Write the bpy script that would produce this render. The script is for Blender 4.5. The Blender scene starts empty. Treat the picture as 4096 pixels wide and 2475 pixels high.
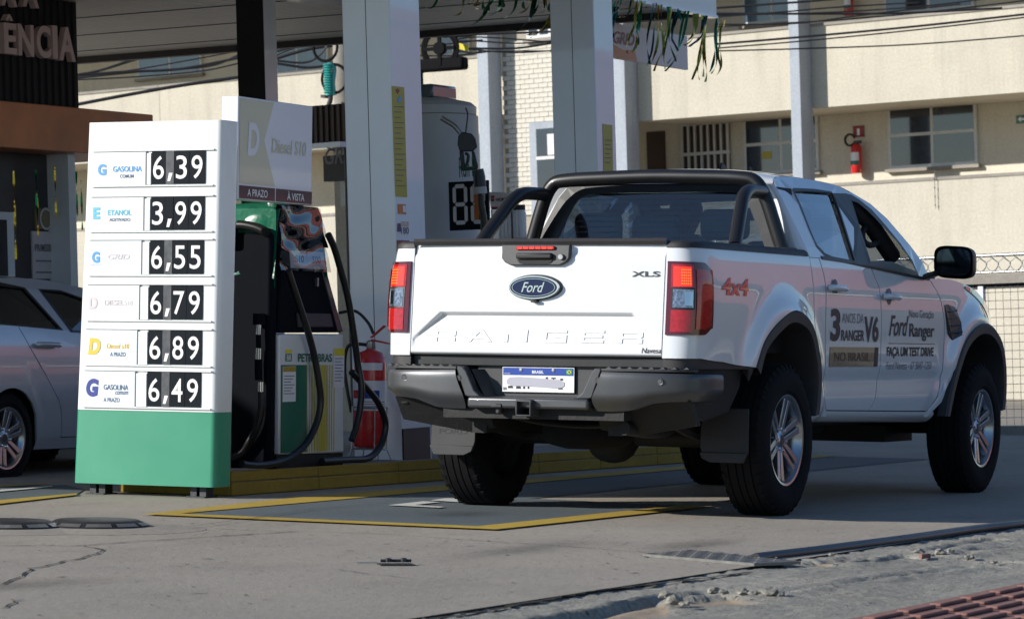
import bpy, bmesh, math, random
import numpy as np
from mathutils import Matrix, Vector
random.seed(4)
sc = bpy.context.scene
COL = sc.collection
PI = math.pi
# ------------------------------------------------------------------ camera
# Forecourt frame: x = along the parked truck, y = its left, z = normal of the sloping slab.
# The slab falls about 2.3 degrees towards the street; columns and buildings stand plumb (world z).
FPX = 13000.0; SPX = 4096/2464
YAW, PITCH, ROLL = 0.454663076, 0.00991769256, -0.0111676199
CF = np.array([-15.7625065, -7.03767279, 0.884645357])
def _rot(a, b, c):
    f = np.array([math.cos(b)*math.cos(a), math.cos(b)*math.sin(a), math.sin(b)])
    r = np.cross(f, [0, 0, 1]); r /= np.linalg.norm(r); d = np.cross(f, r)
    return np.array([r*math.cos(c)+d*math.sin(c), -r*math.sin(c)+d*math.cos(c), f])
RF = _rot(YAW, PITCH, ROLL)
TILT = math.radians(2.29)
_fw = np.array([math.cos(YAW), math.sin(YAW), 0]); _lf = np.array([-math.sin(YAW), math.cos(YAW), 0])
_up = np.array([0, 0, math.cos(TILT)])+math.sin(TILT)*_lf
_l2 = np.cross(_up, _fw)
Q = np.array([math.cos(YAW)*_fw-math.sin(YAW)*_l2, math.sin(YAW)*_fw+math.cos(YAW)*_l2, _up])
QM = Matrix([list(map(float, r)) for r in Q]).to_4x4()
CW = Q@CF; RW = RF@Q.T
def fray(u, v): return np.array([(u*SPX-2048)/FPX, (v*SPX-1237.5)/FPX, 1.0])@RF
def wray(u, v): return np.array([(u*SPX-2048)/FPX, (v*SPX-1237.5)/FPX, 1.0])@RW
def fax(u, v, k, val):
    d = fray(u, v); return CF+d*((val-CF[k])/d[k])
def fx(u, v, x): return fax(u, v, 0, x)
def fy(u, v, y): return fax(u, v, 1, y)
def fz(u, v, z=0.0): return fax(u, v, 2, z)
def wd(u, v, d): return CW+wray(u, v)*d
def wpl(u, v, P, n):
    r = wray(u, v); return CW+r*(np.dot(np.asarray(P)-CW, n)/np.dot(r, n))
cam_d = bpy.data.cameras.new('camera'); cam = bpy.data.objects.new('camera', cam_d); COL.objects.link(cam)
cam_d.sensor_width = 36; cam_d.lens = 36*FPX/4096; cam_d.clip_end = 2000; cam_d.clip_start = .1
_m = Matrix.Identity(4)
for i in range(3):
    _m[i][0] = RW[0][i]; _m[i][1] = -RW[1][i]; _m[i][2] = -RW[2][i]; _m[i][3] = CW[i]
cam.matrix_world = _m
sc.camera = cam
cam_d.dof.use_dof = True; cam_d.dof.focus_distance = 18.0; cam_d.dof.aperture_fstop = 9.0
# ------------------------------------------------------------------ sky and sun
SPHI, SEL = math.radians(47.5), math.radians(21.5)
s_f = np.array([-math.cos(SPHI)*math.cos(SEL), math.sin(SPHI)*math.cos(SEL), math.sin(SEL)])
s_w = Q@s_f
w = bpy.data.worlds.new('World'); sc.world = w; w.use_nodes = True
nt = w.node_tree; bg = nt.nodes['Background']
sky = nt.nodes.new('ShaderNodeTexSky'); sky.sky_type = 'NISHITA'; sky.sun_disc = False
sky.sun_elevation = math.asin(s_w[2]); sky.sun_rotation = math.atan2(s_w[0], s_w[1])
sky.air_density = 1.0; sky.dust_density = 0.15; sky.ozone_density = 5.0
nt.links.new(sky.outputs[0], bg.inputs[0]); bg.inputs[1].default_value = 0.10
sd = bpy.data.lights.new('sun', 'SUN'); sd.energy = 5.0; sd.angle = math.radians(0.53); sd.color = (1, .955, .89)
so = bpy.data.objects.new('sun', sd); COL.objects.link(so)
so.rotation_euler = Vector(s_w).to_track_quat('Z', 'Y').to_euler(); so.location = (-20, 20, 30)
vs = sc.view_settings; vs.view_transform = 'Standard'; vs.look = 'None'; vs.gamma = 1; vs.exposure = 0.18
# ------------------------------------------------------------------ helpers
class MB:
    def __init__(s): s.v = []; s.f = []
    def add(s, vs, fs):
        o = len(s.v); s.v += [tuple(float(c) for c in p) for p in vs]; s.f += [tuple(i+o for i in f) for f in fs]; return s
    def box(s, a, b):
        x0, y0, z0 = a; x1, y1, z1 = b
        return s.add([(x0,y0,z0),(x1,y0,z0),(x1,y1,z0),(x0,y1,z0),(x0,y0,z1),(x1,y0,z1),(x1,y1,z1),(x0,y1,z1)],
                     [(0,3,2,1),(4,5,6,7),(0,1,5,4),(1,2,6,5),(2,3,7,6),(3,0,4,7)])
    def prism(s, poly, vec):
        n = len(poly); p = [np.asarray(q, float) for q in poly]; vec = np.asarray(vec, float)
        return s.add(p+[q+vec for q in p], [tuple(range(n))[::-1], tuple(range(n, 2*n))]+[(i, (i+1) % n, n+(i+1) % n, n+i) for i in range(n)])
    def poly(s, pts): return s.add(pts, [tuple(range(len(pts)))])
    def tube(s, path, r, n=10, caps=True):
        P = [np.asarray(p, float) for p in path]; m = len(P)
        R = r if hasattr(r, '__len__') else [r]*m
        T = [P[min(i+1, m-1)]-P[max(i-1, 0)] for i in range(m)]; T = [t/(np.linalg.norm(t)+1e-12) for t in T]
        a = np.array([0, 0, 1.0]) if abs(T[0][2]) < .9 else np.array([1.0, 0, 0])
        u = np.cross(T[0], a); u /= np.linalg.norm(u); vs = []
        for i in range(m):
            u = u-T[i]*np.dot(u, T[i]); u /= np.linalg.norm(u)+1e-12; w_ = np.cross(T[i], u)
            vs += [P[i]+R[i]*(math.cos(2*PI*k/n)*u+math.sin(2*PI*k/n)*w_) for k in range(n)]
        fs = [(i*n+k, i*n+(k+1) % n, (i+1)*n+(k+1) % n, (i+1)*n+k) for i in range(m-1) for k in range(n)]
        if caps: fs += [tuple(range(n))[::-1], tuple(range((m-1)*n, m*n))]
        return s.add(vs, fs)
    def lathe(s, prof, c, axis='z', n=32, caps=True, a0=0.0, a1=2*PI):
        full = abs(a1-a0-2*PI) < 1e-6; k_ = n if full else n+1; vs = []
        for r, h in prof:
            for k in range(k_):
                t = a0+(a1-a0)*k/n; x, y = r*math.cos(t), r*math.sin(t)
                q = (x, y, h) if axis == 'z' else ((x, h, y) if axis == 'y' else (h, x, y))
                vs.append((c[0]+q[0], c[1]+q[1], c[2]+q[2]))
        m = len(prof); fs = []
        for i in range(m-1):
            for k in range(n):
                k2 = (k+1) % k_
                fs.append((i*k_+k, i*k_+k2, (i+1)*k_+k2, (i+1)*k_+k))
        if caps and full:
            if prof[0][0] > 1e-6: fs.append(tuple(range(n))[::-1])
            if prof[-1][0] > 1e-6: fs.append(tuple(range((m-1)*n, m*n)))
        return s.add(vs, fs)
    def grid(s, fn, nu, nv, lip=None):
        P = [[fn(i/nu, j/nv) for j in range(nv+1)] for i in range(nu+1)]
        s.add([p for r in P for p in r], [(i*(nv+1)+j, (i+1)*(nv+1)+j, (i+1)*(nv+1)+j+1, i*(nv+1)+j+1) for i in range(nu) for j in range(nv)])
        if lip:
            ring = [(i, 0) for i in range(nu)]+[(nu, j) for j in range(nv)]+[(i, nv) for i in range(nu, 0, -1)]+[(0, j) for j in range(nv, 0, -1)]
            A = [P[i][j] for i, j in ring]; B = [lip(i/nu, j/nv) for i, j in ring]; n = len(ring)
            s.add(A+B, [(k, (k+1) % n, n+(k+1) % n, n+k) for k in range(n)])
        return s
def link(o, parent=None):
    COL.objects.link(o)
    if parent is not None: o.parent = parent
    return o
def make(name, mb, m, parent=None, smooth=None, bevel=0, recalc=True, seg=2):
    me = bpy.data.meshes.new(name); me.from_pydata(mb.v, [], mb.f)
    if recalc:
        b = bmesh.new(); b.from_mesh(me)
        bmesh.ops.remove_doubles(b, verts=b.verts, dist=1e-5); bmesh.ops.recalc_face_normals(b, faces=b.faces); b.to_mesh(me); b.free()
    me.materials.append(m)
    if smooth is not None:
        me.shade_smooth(); me.set_sharp_from_angle(angle=math.radians(smooth))
    o = link(bpy.data.objects.new(name, me), parent)
    if bevel:
        bv = o.modifiers.new('bevel', 'BEVEL'); bv.width = bevel; bv.segments = seg; bv.limit_method = 'ANGLE'; bv.angle_limit = math.radians(40)
        if smooth is None: me.shade_smooth(); me.set_sharp_from_angle(angle=math.radians(40)); bv.harden_normals = False
    return o
def tag(o, label, cat=None, group=None, kind=None, frame='W'):
    o['label'] = label
    if cat: o['category'] = cat
    if group: o['group'] = group
    if kind: o['kind'] = kind
    if frame == 'F': o.matrix_world = QM@o.matrix_world
    return o
def struct(o, frame='W', label=None):
    o['kind'] = 'structure'
    if label: o['label'] = label
    if frame == 'F': o.matrix_world = QM@o.matrix_world
    return o
def thing(name, label, cat, loc=(0, 0, 0), rz=0, frame='F', group=None):
    o = bpy.data.objects.new(name, None); COL.objects.link(o); o.empty_display_size = .2
    M = Matrix.Translation(Vector([float(c) for c in loc]))@Matrix.Rotation(rz, 4, 'Z')
    o.matrix_world = (QM@M) if frame == 'F' else M
    o['label'] = label; o['category'] = cat
    if group: o['group'] = group
    return o
def cprint(*a): pass
def hermite(xs, ys):
    xs = np.array(xs, float); ys = np.array(ys, float); h = np.diff(xs); d = np.diff(ys)/h
    m = np.zeros(len(xs)); m[0] = d[0]; m[-1] = d[-1]
    for i in range(1, len(xs)-1):
        m[i] = 0 if d[i-1]*d[i] <= 0 else 2*d[i-1]*d[i]/(d[i-1]+d[i])
    def f(x):
        x = min(max(float(x), xs[0]), xs[-1]); i = min(max(int(np.searchsorted(xs, x))-1, 0), len(h)-1); t = (x-xs[i])/h[i]
        return float((2*t**3-3*t*t+1)*ys[i]+(t**3-2*t*t+t)*h[i]*m[i]+(-2*t**3+3*t*t)*ys[i+1]+(t**3-t*t)*h[i]*m[i+1])
    return f
def smooth_path(pts, n=6):
    P = [np.asarray(p, float) for p in pts]; out = []
    for i in range(len(P)-1):
        a = P[max(i-1, 0)]; b = P[i]; c = P[i+1]; d = P[min(i+2, len(P)-1)]
        for k in range(n):
            t = k/n; out.append(.5*((2*b)+(c-a)*t+(2*a-5*b+4*c-d)*t*t+(3*b-a-3*c+d)*t**3))
    return out+[P[-1]]
def sstep(t): t = min(max(t, 0.), 1.); return t*t*(3-2*t)
_tx = {}
def text2d(body, w_, h_, weight=0.0, shear=0.0):
    """outline of a word, scaled to fill w_ x h_ (origin lower left)"""
    key = (body, weight, shear)
    if key not in _tx:
        cu = bpy.data.curves.new('t', 'FONT'); cu.body = body; cu.size = 1; cu.offset = weight; cu.shear = shear; cu.resolution_u = 4
        ob = bpy.data.objects.new('t', cu); COL.objects.link(ob)
        dg = bpy.context.evaluated_depsgraph_get(); me = ob.evaluated_get(dg).to_mesh()
        V = np.array([v.co[:2] for v in me.vertices]) if len(me.vertices) else np.zeros((1, 2)); Fc = [tuple(p.vertices) for p in me.polygons]
        ob.evaluated_get(dg).to_mesh_clear(); bpy.data.objects.remove(ob); bpy.data.curves.remove(cu)
        lo = V.min(0); hi = V.max(0); _tx[key] = ((V-lo)/np.maximum(hi-lo, 1e-6), Fc)
    V, Fc = _tx[key]
    return V*np.array([w_, h_]), Fc
def word(name, body, w_, h_, fn, m, parent, weight=0.0, shear=0.0):
    """fn(u,v) maps the flat word to the surface it is printed on"""
    V, Fc = text2d(body, w_, h_, weight, shear); mb = MB(); mb.add([fn(*p) for p in V], Fc)
    return make(name, mb, m, parent, recalc=False)
def fill_holes(outer, holes, fn):
    """triangulated sheet: polygon with holes, mapped by fn(u,v)"""
    b = bmesh.new(); es = []
    for loop in [outer]+holes:
        vsl = [b.verts.new((p[0], p[1], 0)) for p in loop]
        es += [b.edges.new((vsl[i], vsl[(i+1) % len(vsl)])) for i in range(len(vsl))]
    bmesh.ops.triangle_fill(b, edges=es, use_beauty=True, use_dissolve=False)
    b.verts.index_update(); mb = MB()
    mb.add([fn(v.co.x, v.co.y) for v in b.verts], [tuple(v.index for v in f.verts) for f in b.faces]); b.free()
    return mb
def copy_tree(o, parent=None):
    c = o.copy(); COL.objects.link(c)
    if parent is not None: c.parent = parent; c.matrix_parent_inverse = o.matrix_parent_inverse
    for ch in list(o.children): copy_tree(ch, c)
    return c
# ------------------------------------------------------------------ materials
def mat(name, col, rough=.5, metal=0., var=.08, scale=6., bump=0., bscale=60., coat=0., emit=None, estr=0., spec=.5, rvar=.1):
    m = bpy.data.materials.new(name); m.use_nodes = True; t = m.node_tree; N = t.nodes; L = t.links
    b = N['Principled BSDF']; tc = N.new('ShaderNodeTexCoord'); nz = N.new('ShaderNodeTexNoise')
    nz.inputs['Scale'].default_value = scale; nz.inputs['Detail'].default_value = 6; nz.inputs['Roughness'].default_value = .6
    L.new(tc.outputs['Object'], nz.inputs['Vector'])
    mr = N.new('ShaderNodeMapRange'); mr.inputs[1].default_value = .25; mr.inputs[2].default_value = .75
    mr.inputs[3].default_value = 1-var; mr.inputs[4].default_value = 1+var
    L.new(nz.outputs['Fac'], mr.inputs[0])
    mx = N.new('ShaderNodeMix'); mx.data_type = 'RGBA'; mx.blend_type = 'MULTIPLY'; mx.inputs[0].default_value = 1
    mx.inputs[6].default_value = (*col, 1); L.new(mr.outputs[0], mx.inputs[7]); L.new(mx.outputs[2], b.inputs['Base Color'])
    r2 = N.new('ShaderNodeMapRange'); r2.inputs[3].default_value = max(rough-rvar*rough*2, 0.01); r2.inputs[4].default_value = min(rough+rvar*rough*2, 1)
    L.new(nz.outputs['Fac'], r2.inputs[0]); L.new(r2.outputs[0], b.inputs['Roughness'])
    b.inputs['Metallic'].default_value = metal; b.inputs['Specular IOR Level'].default_value = spec
    b.inputs['Coat Weight'].default_value = coat; b.inputs['Coat Roughness'].default_value = .03
    if bump:
        n2 = N.new('ShaderNodeTexNoise'); n2.inputs['Scale'].default_value = bscale; n2.inputs['Detail'].default_value = 5
        L.new(tc.outputs['Object'], n2.inputs['Vector']); bp = N.new('ShaderNodeBump'); bp.inputs['Strength'].default_value = bump; bp.inputs['Distance'].default_value = .01
        L.new(n2.outputs['Fac'], bp.inputs['Height']); L.new(bp.outputs[0], b.inputs['Normal'])
    if emit:
        b.inputs['Emission Color'].default_value = (*emit, 1); b.inputs['Emission Strength'].default_value = estr
    return m
ORD = ['first', 'second', 'third', 'fourth', 'fifth', 'sixth', 'seventh', 'eighth', 'ninth', 'tenth', 'eleventh', 'twelfth', 'thirteenth', 'fourteenth', 'fifteenth', 'sixteenth', 'seventeenth', 'eighteenth', 'nineteenth', 'twentieth']
ORD += ['twenty-'+o_ for o_ in ORD[:9]]+['thirtieth']+['thirty-'+o_ for o_ in ORD[:9]]
def glass(name, tint, refl=1.0, haze=0.0):
    m = bpy.data.materials.new(name); m.use_nodes = True; t = m.node_tree; N = t.nodes; L = t.links
    N.remove(N['Principled BSDF']); o = N['Material Output']
    tr = N.new('ShaderNodeBsdfTransparent'); tr.inputs[0].default_value = (*tint, 1)
    gl = N.new('ShaderNodeBsdfGlossy'); gl.inputs['Roughness'].default_value = .02
    fr = N.new('ShaderNodeFresnel'); fr.inputs[0].default_value = 1.5
    ml = N.new('ShaderNodeMath'); ml.operation = 'MULTIPLY_ADD'; ml.inputs[1].default_value = refl; ml.inputs[2].default_value = 0.0; ml.use_clamp = True
    tc = N.new('ShaderNodeTexCoord'); nz = N.new('ShaderNodeTexNoise'); nz.inputs['Scale'].default_value = 3; L.new(tc.outputs['Object'], nz.inputs['Vector'])
    bp = N.new('ShaderNodeBump'); bp.inputs['Strength'].default_value = .02; bp.inputs['Distance'].default_value = .02; L.new(nz.outputs['Fac'], bp.inputs['Height']); L.new(bp.outputs[0], gl.inputs['Normal'])
    mx = N.new('ShaderNodeMixShader'); L.new(fr.outputs[0], ml.inputs[0]); L.new(ml.outputs[0], mx.inputs[0]); L.new(tr.outputs[0], mx.inputs[1]); L.new(gl.outputs[0], mx.inputs[2])
    L.new(mx.outputs[0], o.inputs[0]); return m
def concrete(name, c0, c1, grain=1.0, pits=1.0, stain=.5, streak=0.):
    m = bpy.data.materials.new(name); m.use_nodes = True; t = m.node_tree; N = t.nodes; L = t.links; b = N['Principled BSDF']
    tc = N.new('ShaderNodeTexCoord')
    def noise(s, d=6, r=.6, st=(1, 1, 1)):
        mp = N.new('ShaderNodeMapping'); mp.inputs['Scale'].default_value = st; L.new(tc.outputs['Object'], mp.inputs[0])
        n = N.new('ShaderNodeTexNoise'); n.inputs['Scale'].default_value = s; n.inputs['Detail'].default_value = d; n.inputs['Roughness'].default_value = r; L.new(mp.outputs[0], n.inputs['Vector']); return n
    def ramp(src, a, b_, ca=(0, 0, 0, 1), cb=(1, 1, 1, 1)):
        r = N.new('ShaderNodeValToRGB'); r.color_ramp.elements[0].position = a; r.color_ramp.elements[1].position = b_
        r.color_ramp.elements[0].color = ca; r.color_ramp.elements[1].color = cb; L.new(src, r.inputs[0]); return r
    def mix(a, b_, fac, mode='MIX'):
        x = N.new('ShaderNodeMix'); x.data_type = 'RGBA'; x.blend_type = mode
        if isinstance(fac, float): x.inputs[0].default_value = fac
        else: L.new(fac, x.inputs[0])
        for s_, i in ((a, 6), (b_, 7)):
            if isinstance(s_, tuple): x.inputs[i].default_value = (*s_, 1)
            else: L.new(s_, x.inputs[i])
        return x.outputs[2]
    big = ramp(noise(.7).outputs['Fac'], .35, .65); base = mix(c0, c1, big.outputs[0])
    st_ = ramp(noise(2.2, 8, .7, (.45, 1, 1)).outputs['Fac'], .5, .75); dark = tuple(c*.62 for c in c0); f = N.new('ShaderNodeMath'); f.operation = 'MULTIPLY'; f.inputs[1].default_value = stain; L.new(st_.outputs[0], f.inputs[0]); base = mix(base, dark, f.outputs[0])
    if streak:
        sk_ = ramp(noise(3.2, 6, .65, (1, 1, .09)).outputs['Fac'], .48, .72); fs = N.new('ShaderNodeMath'); fs.operation = 'MULTIPLY'; fs.inputs[1].default_value = streak; L.new(sk_.outputs[0], fs.inputs[0]); base = mix(base, tuple(c*.55 for c in c0), fs.outputs[0])
    fine = ramp(noise(90 if grain < 1.5 else 34, 4, .9).outputs['Fac'], .3, .7, (1-.20*grain, 1-.20*grain, 1-.20*grain, 1), (1+.14*grain, 1+.14*grain, 1+.14*grain, 1)); base = mix(base, fine.outputs[0], .9*min(grain, 1), 'MULTIPLY')
    fine2 = ramp(noise(22, 5, .75).outputs['Fac'], .34, .66, (.86, .86, .86, 1), (1.1, 1.1, 1.1, 1)); base = mix(base, fine2.outputs[0], .9, 'MULTIPLY')
    vo = N.new('ShaderNodeTexVoronoi'); vo.inputs['Scale'].default_value = 26; mp = N.new('ShaderNodeMapping'); L.new(tc.outputs['Object'], mp.inputs[0])
    nz = noise(6); ad = N.new('ShaderNodeVectorMath'); ad.operation = 'MULTIPLY_ADD'; ad.inputs[1].default_value = (.25, .25, .25); L.new(nz.outputs['Color'], ad.inputs[0]); L.new(mp.outputs[0], ad.inputs[2]); L.new(ad.outputs[0], vo.inputs['Vector'])
    pit = ramp(vo.outputs['Distance'], .08, .20, (1, 1, 1, 1), (0, 0, 0, 1)); gate = ramp(noise(3.5).outputs['Fac'], .45, .62)
    pm = N.new('ShaderNodeMath'); pm.operation = 'MULTIPLY'; L.new(pit.outputs[0], pm.inputs[0]); L.new(gate.outputs[0], pm.inputs[1])
    pf = N.new('ShaderNodeMath'); pf.operation = 'MULTIPLY'; pf.inputs[1].default_value = .45*pits; L.new(pm.outputs[0], pf.inputs[0])
    base = mix(base, tuple(c*.35 for c in c0), pf.outputs[0])
    L.new(base, b.inputs['Base Color']); b.inputs['Roughness'].default_value = .85; b.inputs['Specular IOR Level'].default_value = .3
    hs = N.new('ShaderNodeMath'); hs.operation = 'MULTIPLY_ADD'; hs.inputs[1].default_value = -1.2*pits; L.new(pm.outputs[0], hs.inputs[0]); L.new(noise(45, 6, .75).outputs['Fac'], hs.inputs[2])
    bp = N.new('ShaderNodeBump'); bp.inputs['Strength'].default_value = .55*grain; bp.inputs['Distance'].default_value = .008; L.new(hs.outputs[0], bp.inputs['Height']); L.new(bp.outputs[0], b.inputs['Normal'])
    return m
M = {}
M['car_white'] = mat('white car paint', (.72, .735, .75), .3, var=.015, coat=1.0, rvar=.05)
M['car_white'].node_tree.nodes['Principled BSDF'].inputs['Coat IOR'].default_value = 1.62
M['black'] = mat('black plastic', (.013, .013, .014), .42, var=.15, bump=.05, bscale=300)
M['satin_black'] = mat('satin black tube', (.010, .010, .011), .38, var=.1, coat=.15)
M['rubber'] = mat('tyre rubber', (.009, .009, .010), .85, var=.25, scale=20, bump=.2, bscale=120, spec=.15)
M['under'] = mat('underbody', (.010, .010, .010), .7, var=.3, scale=15, bump=.2)
M['bumper_grey'] = mat('grey bumper paint', (.082, .085, .090), .38, metal=.5, var=.06, coat=.2, bump=.02, bscale=400)
M['recess_grey'] = mat('dark grey moulded plastic', (.045, .046, .048), .5, var=.08, bump=.08, bscale=400)
M['cladding'] = mat('arch cladding', (.028, .026, .027), .55, var=.1, bump=.06, bscale=300)
M['lens_red'] = mat('red lens', (.42, .010, .008), .12, var=.3, scale=55, coat=1)
M['lens_dark'] = mat('dark red lens', (.10, .006, .006), .12, var=.15, scale=40, coat=1)
M['lens_lit'] = mat('lit brake lens', (.6, .03, .01), .15, emit=(1, .03, .006), estr=.65, coat=1, var=.2, scale=60)
M['lens_hot'] = mat('lit brake diode', (.8, .15, .03), .2, emit=(1, .13, .012), estr=2.2)
M['lens_clear'] = mat('clear lens', (.34, .34, .36), .08, metal=.8, var=.9, scale=70, coat=1)
M['chrome'] = mat('chrome', (.75, .76, .78), .08, metal=1, var=.03)
M['alloy'] = mat('alloy wheel', (.42, .43, .45), .22, metal=.9, var=.05)
M['alloy_dark'] = mat('alloy wheel pocket', (.06, .062, .07), .4, metal=.6, var=.1)
M['steel'] = mat('zinc steel', (.42, .42, .41), .35, metal=.9, var=.15, scale=30)
M['blue_badge'] = mat('blue enamel', (.004, .013, .06), .3, coat=.2, var=.03, spec=.3)
M['glass_mirror'] = mat('mirror glass with painted reflection', (.10, .11, .12), .05, metal=1, var=.05)  # dark colour stands in for the dark street it reflects
M['ink'] = mat('black lettering', (.014, .013, .016), .5, var=.03)
M['ink_brown'] = mat('dark brown lettering', (.04, .022, .028), .5, var=.05)
M['ink_grey'] = mat('grey lettering', (.16, .17, .20), .5, var=.03)
M['ink_red'] = mat('red lettering', (.75, .025, .02), .3, var=.03, coat=.5)
M['ink_white'] = mat('white lettering', (.82, .82, .80), .5, var=.02)
M['ochre_vinyl'] = mat('ochre vinyl', (.25, .17, .085), .25, var=.05, coat=.8)
M['plate_white'] = mat('plate white', (.80, .80, .80), .4, var=.02)
M['plate_blue'] = mat('plate blue', (.012, .055, .32), .4, var=.02)
M['plate_smear'] = mat('plate grey smear', (.42, .42, .48), .5, var=.04)
M['flag_green'] = mat('flag green', (.01, .30, .06), .5); M['flag_yellow'] = mat('flag yellow', (.75, .62, .03), .5)
M['glass_rear'] = glass('tinted rear glass', (.62, .72, .80), 2.4)
M['glass_side'] = glass('tinted side glass', (.40, .45, .50), 2.8)
M['glass_clear'] = glass('windshield glass', (.72, .78, .76), .8)
M['interior'] = mat('dark interior', (.020, .022, .026), .8, var=.15)
M['seat'] = mat('grey seat cloth', (.075, .08, .09), .85, var=.1, bump=.1, bscale=200)
M['skin'] = mat('skin', (.32, .18, .12), .55, var=.06); M['hair'] = mat('black hair', (.012, .010, .009), .5, var=.2, scale=60)
M['shirt'] = mat('dark shirt', (.03, .035, .05), .85, var=.1)
M['flap_grey'] = mat('mud flap grey', (.022, .022, .024), .6, var=.08, bump=.05, bscale=200)
M['orange'] = mat('orange belt', (.55, .10, .02), .6)
M['totem_white'] = mat('totem white sheet', (.80, .82, .81), .35, var=.02, coat=.3, scale=3)
M['totem_green'] = mat('totem green sheet', (.048, .30, .18), .38, var=.04, coat=.3, scale=5)
M['label_blue'] = mat('pale label', (.76, .83, .86), .4, var=.01)
M['digit_black'] = mat('digit plate black', (.007, .011, .016), .6, var=.3, scale=9, spec=.1)
M['digit_grey'] = mat('worn digit plate', (.085, .088, .095), .3, var=.35, scale=25)
M['t_blue'] = mat('text blue', (.10, .35, .72), .5, var=.02); M['t_cyan'] = mat('text cyan', (.12, .52, .70), .5, var=.02); M['t_navy'] = mat('text navy', (.03, .045, .28), .5, var=.02)
M['t_yellow'] = mat('text yellow', (.80, .55, .06), .5, var=.02); M['t_pale'] = mat('faded text', (.66, .60, .62), .5, var=.03); M['t_slate'] = mat('text slate', (.10, .14, .24), .5, var=.02)
M['concrete'] = concrete('forecourt concrete', (.39, .345, .282), (.33, .297, .25), 1.1, 1.6, .6)
M['sidewalk'] = concrete('rough sidewalk', (.39, .37, .315), (.29, .28, .245), 2.5, 2.2, .5)
M['patch'] = concrete('tan mortar', (.40, .31, .22), (.33, .27, .20), 1.0, .8, .3)
M['asphalt'] = concrete('asphalt', (.06, .06, .062), (.045, .045, .047), 1.2, .5, .3)
M['paint_grey'] = concrete('grey floor paint', (.118, .140, .150), (.095, .118, .130), .35, .25, .25)
M['paint_yellow'] = concrete('yellow floor paint', (.50, .345, .055), (.42, .285, .05), .5, .9, .6)
M['paint_white'] = concrete('white floor paint', (.62, .62, .58), (.52, .52, .50), .4, .4, .3)
M['kerb_yellow'] = concrete('yellow kerb paint', (.37, .25, .04), (.28, .19, .03), .6, .9, .7)
M['island_top'] = concrete('island concrete', (.36, .34, .31), (.28, .27, .25), .8, .8, .5)
M['crack'] = mat('dark crack', (.018, .016, .014), .95, var=.3, scale=30)
M['tactile'] = concrete('red tactile tile', (.30, .155, .125), (.24, .13, .11), .7, .7, .5)
M['iron'] = mat('cast iron', (.055, .056, .058), .5, metal=.6, var=.25, scale=20, bump=.15)
M['pipe_black'] = mat('black rubber hose', (.012, .012, .013), .35, var=.15)
M['chequer'] = mat('chequer plate', (.20, .195, .18), .45, metal=.6, var=.2, scale=20)
# ================================================================== pickup truck (forecourt frame, rear axle at origin)
hw = hermite([.30,.47,.53,.60,.70,.75,.90,1.05,1.15,1.25,1.33,1.40,1.55,1.70,1.78,1.84], [.80,.845,.858,.866,.862,.878,.886,.890,.888,.878,.865,.84,.765,.68,.62,.50])
AR = smooth_path([(-.45,.768,0),(-.355,.90,0),(-.18,.995,0),(.05,1.063,0),(.255,1.038,0),(.37,.975,0),(.445,.86,0),(.485,.74,0),(.48,.62,0),(.455,.52,0)], 5)
AFR = smooth_path([(2.57,.475,0),(2.65,.62,0),(2.77,.78,0),(2.945,.935,0),(3.2,1.022,0),(3.45,1.012,0),(3.64,.92,0),(3.72,.78,0),(3.735,.62,0),(3.71,.50,0)], 5)
def flare(x, z):
    o = 0.
    for cx in (0.02, 3.22):
        r = math.hypot(x-cx, (z-.50)*1.0)
        o = max(o, .050*math.exp(-((r-.55)/.085)**2)*sstep((z-.40)/.2))
    return o
def fronttaper(x): return .20*(max(0, x-3.0)/1.15)**2.3
def ys(x, z): return hw(z)+flare(x, z)-fronttaper(x)
def tg_lean(z): return .045*min(max((z-.82)/.55, 0), 1.2)
def bedmap(u, z, s, off=0.):
    if u >= -.78: return (u, s*(hw(z)+flare(u, z)-off), z)
    th = min((-.78-u)/.46, 1.)*PI/2; e = 2/3.2
    sx = math.sin(th)**e; cx = max(math.cos(th), 0)**e
    b = hw(z)-.70
    return (-.78-(.335-off)*sx+tg_lean(z)*sx, s*(.70+(b+flare(-.78, z)*(1-sx))*cx-off*cx), z)
def pan(xl, xr, zb, zt, nx, nz, mp):
    def P(a, b, off=0.):
        z = zb(.5*(xl(1.)+xr(1.))); x = 0.
        for _ in range(6):
            x = xl(z)*(1-a)+xr(z)*a; z = zb(x)*(1-b)+zt(x)*b
        return mp(x, z, off)
    return MB().grid(lambda a, b: P(a, b), nx, nz, lip=lambda a, b: P(a, b, .014))
def arch_z(AP, x):
    best = None
    for i in range(len(AP)-1):
        a, b = AP[i], AP[i+1]
        if (a[0]-x)*(b[0]-x) <= 0 and abs(a[0]-b[0]) > 1e-9:
            z = a[1]+(b[1]-a[1])*(x-a[0])/(b[0]-a[0]); best = z if best is None else max(best, z)
    return best if best is not None else .5
T = thing('pickup_truck', 'white double-cab pickup truck with black sports bar parked beside the pump island', 'pickup truck')
CWT = M['car_white']
doorR = hermite([.52,.56,.60,.76,1.05,1.2,1.36], [.775,.725,.705,.677,.650,.660,.615])
doorB = hermite([.52,.57,.72,.89,1.19,1.28,1.36], [1.42,1.50,1.553,1.545,1.52,1.45,1.39])
doorF = hermite([.50,.53,.58,.67,.76,.98,1.146,1.225,1.30], [2.44,2.49,2.56,2.604,2.62,2.65,2.585,2.494,2.36])
belt = hermite([.38,.756,1.144,1.381,2.241,2.7], [1.348,1.351,1.334,1.321,1.277,1.262])
sillz = hermite([.45,2.75], [.505,.466])
fend_t = hermite([2.3,2.72,3.13,3.41,3.61,3.75,3.95,4.10], [1.278,1.285,1.252,1.196,1.134,1.08,.99,.90])
G = .0065
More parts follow.
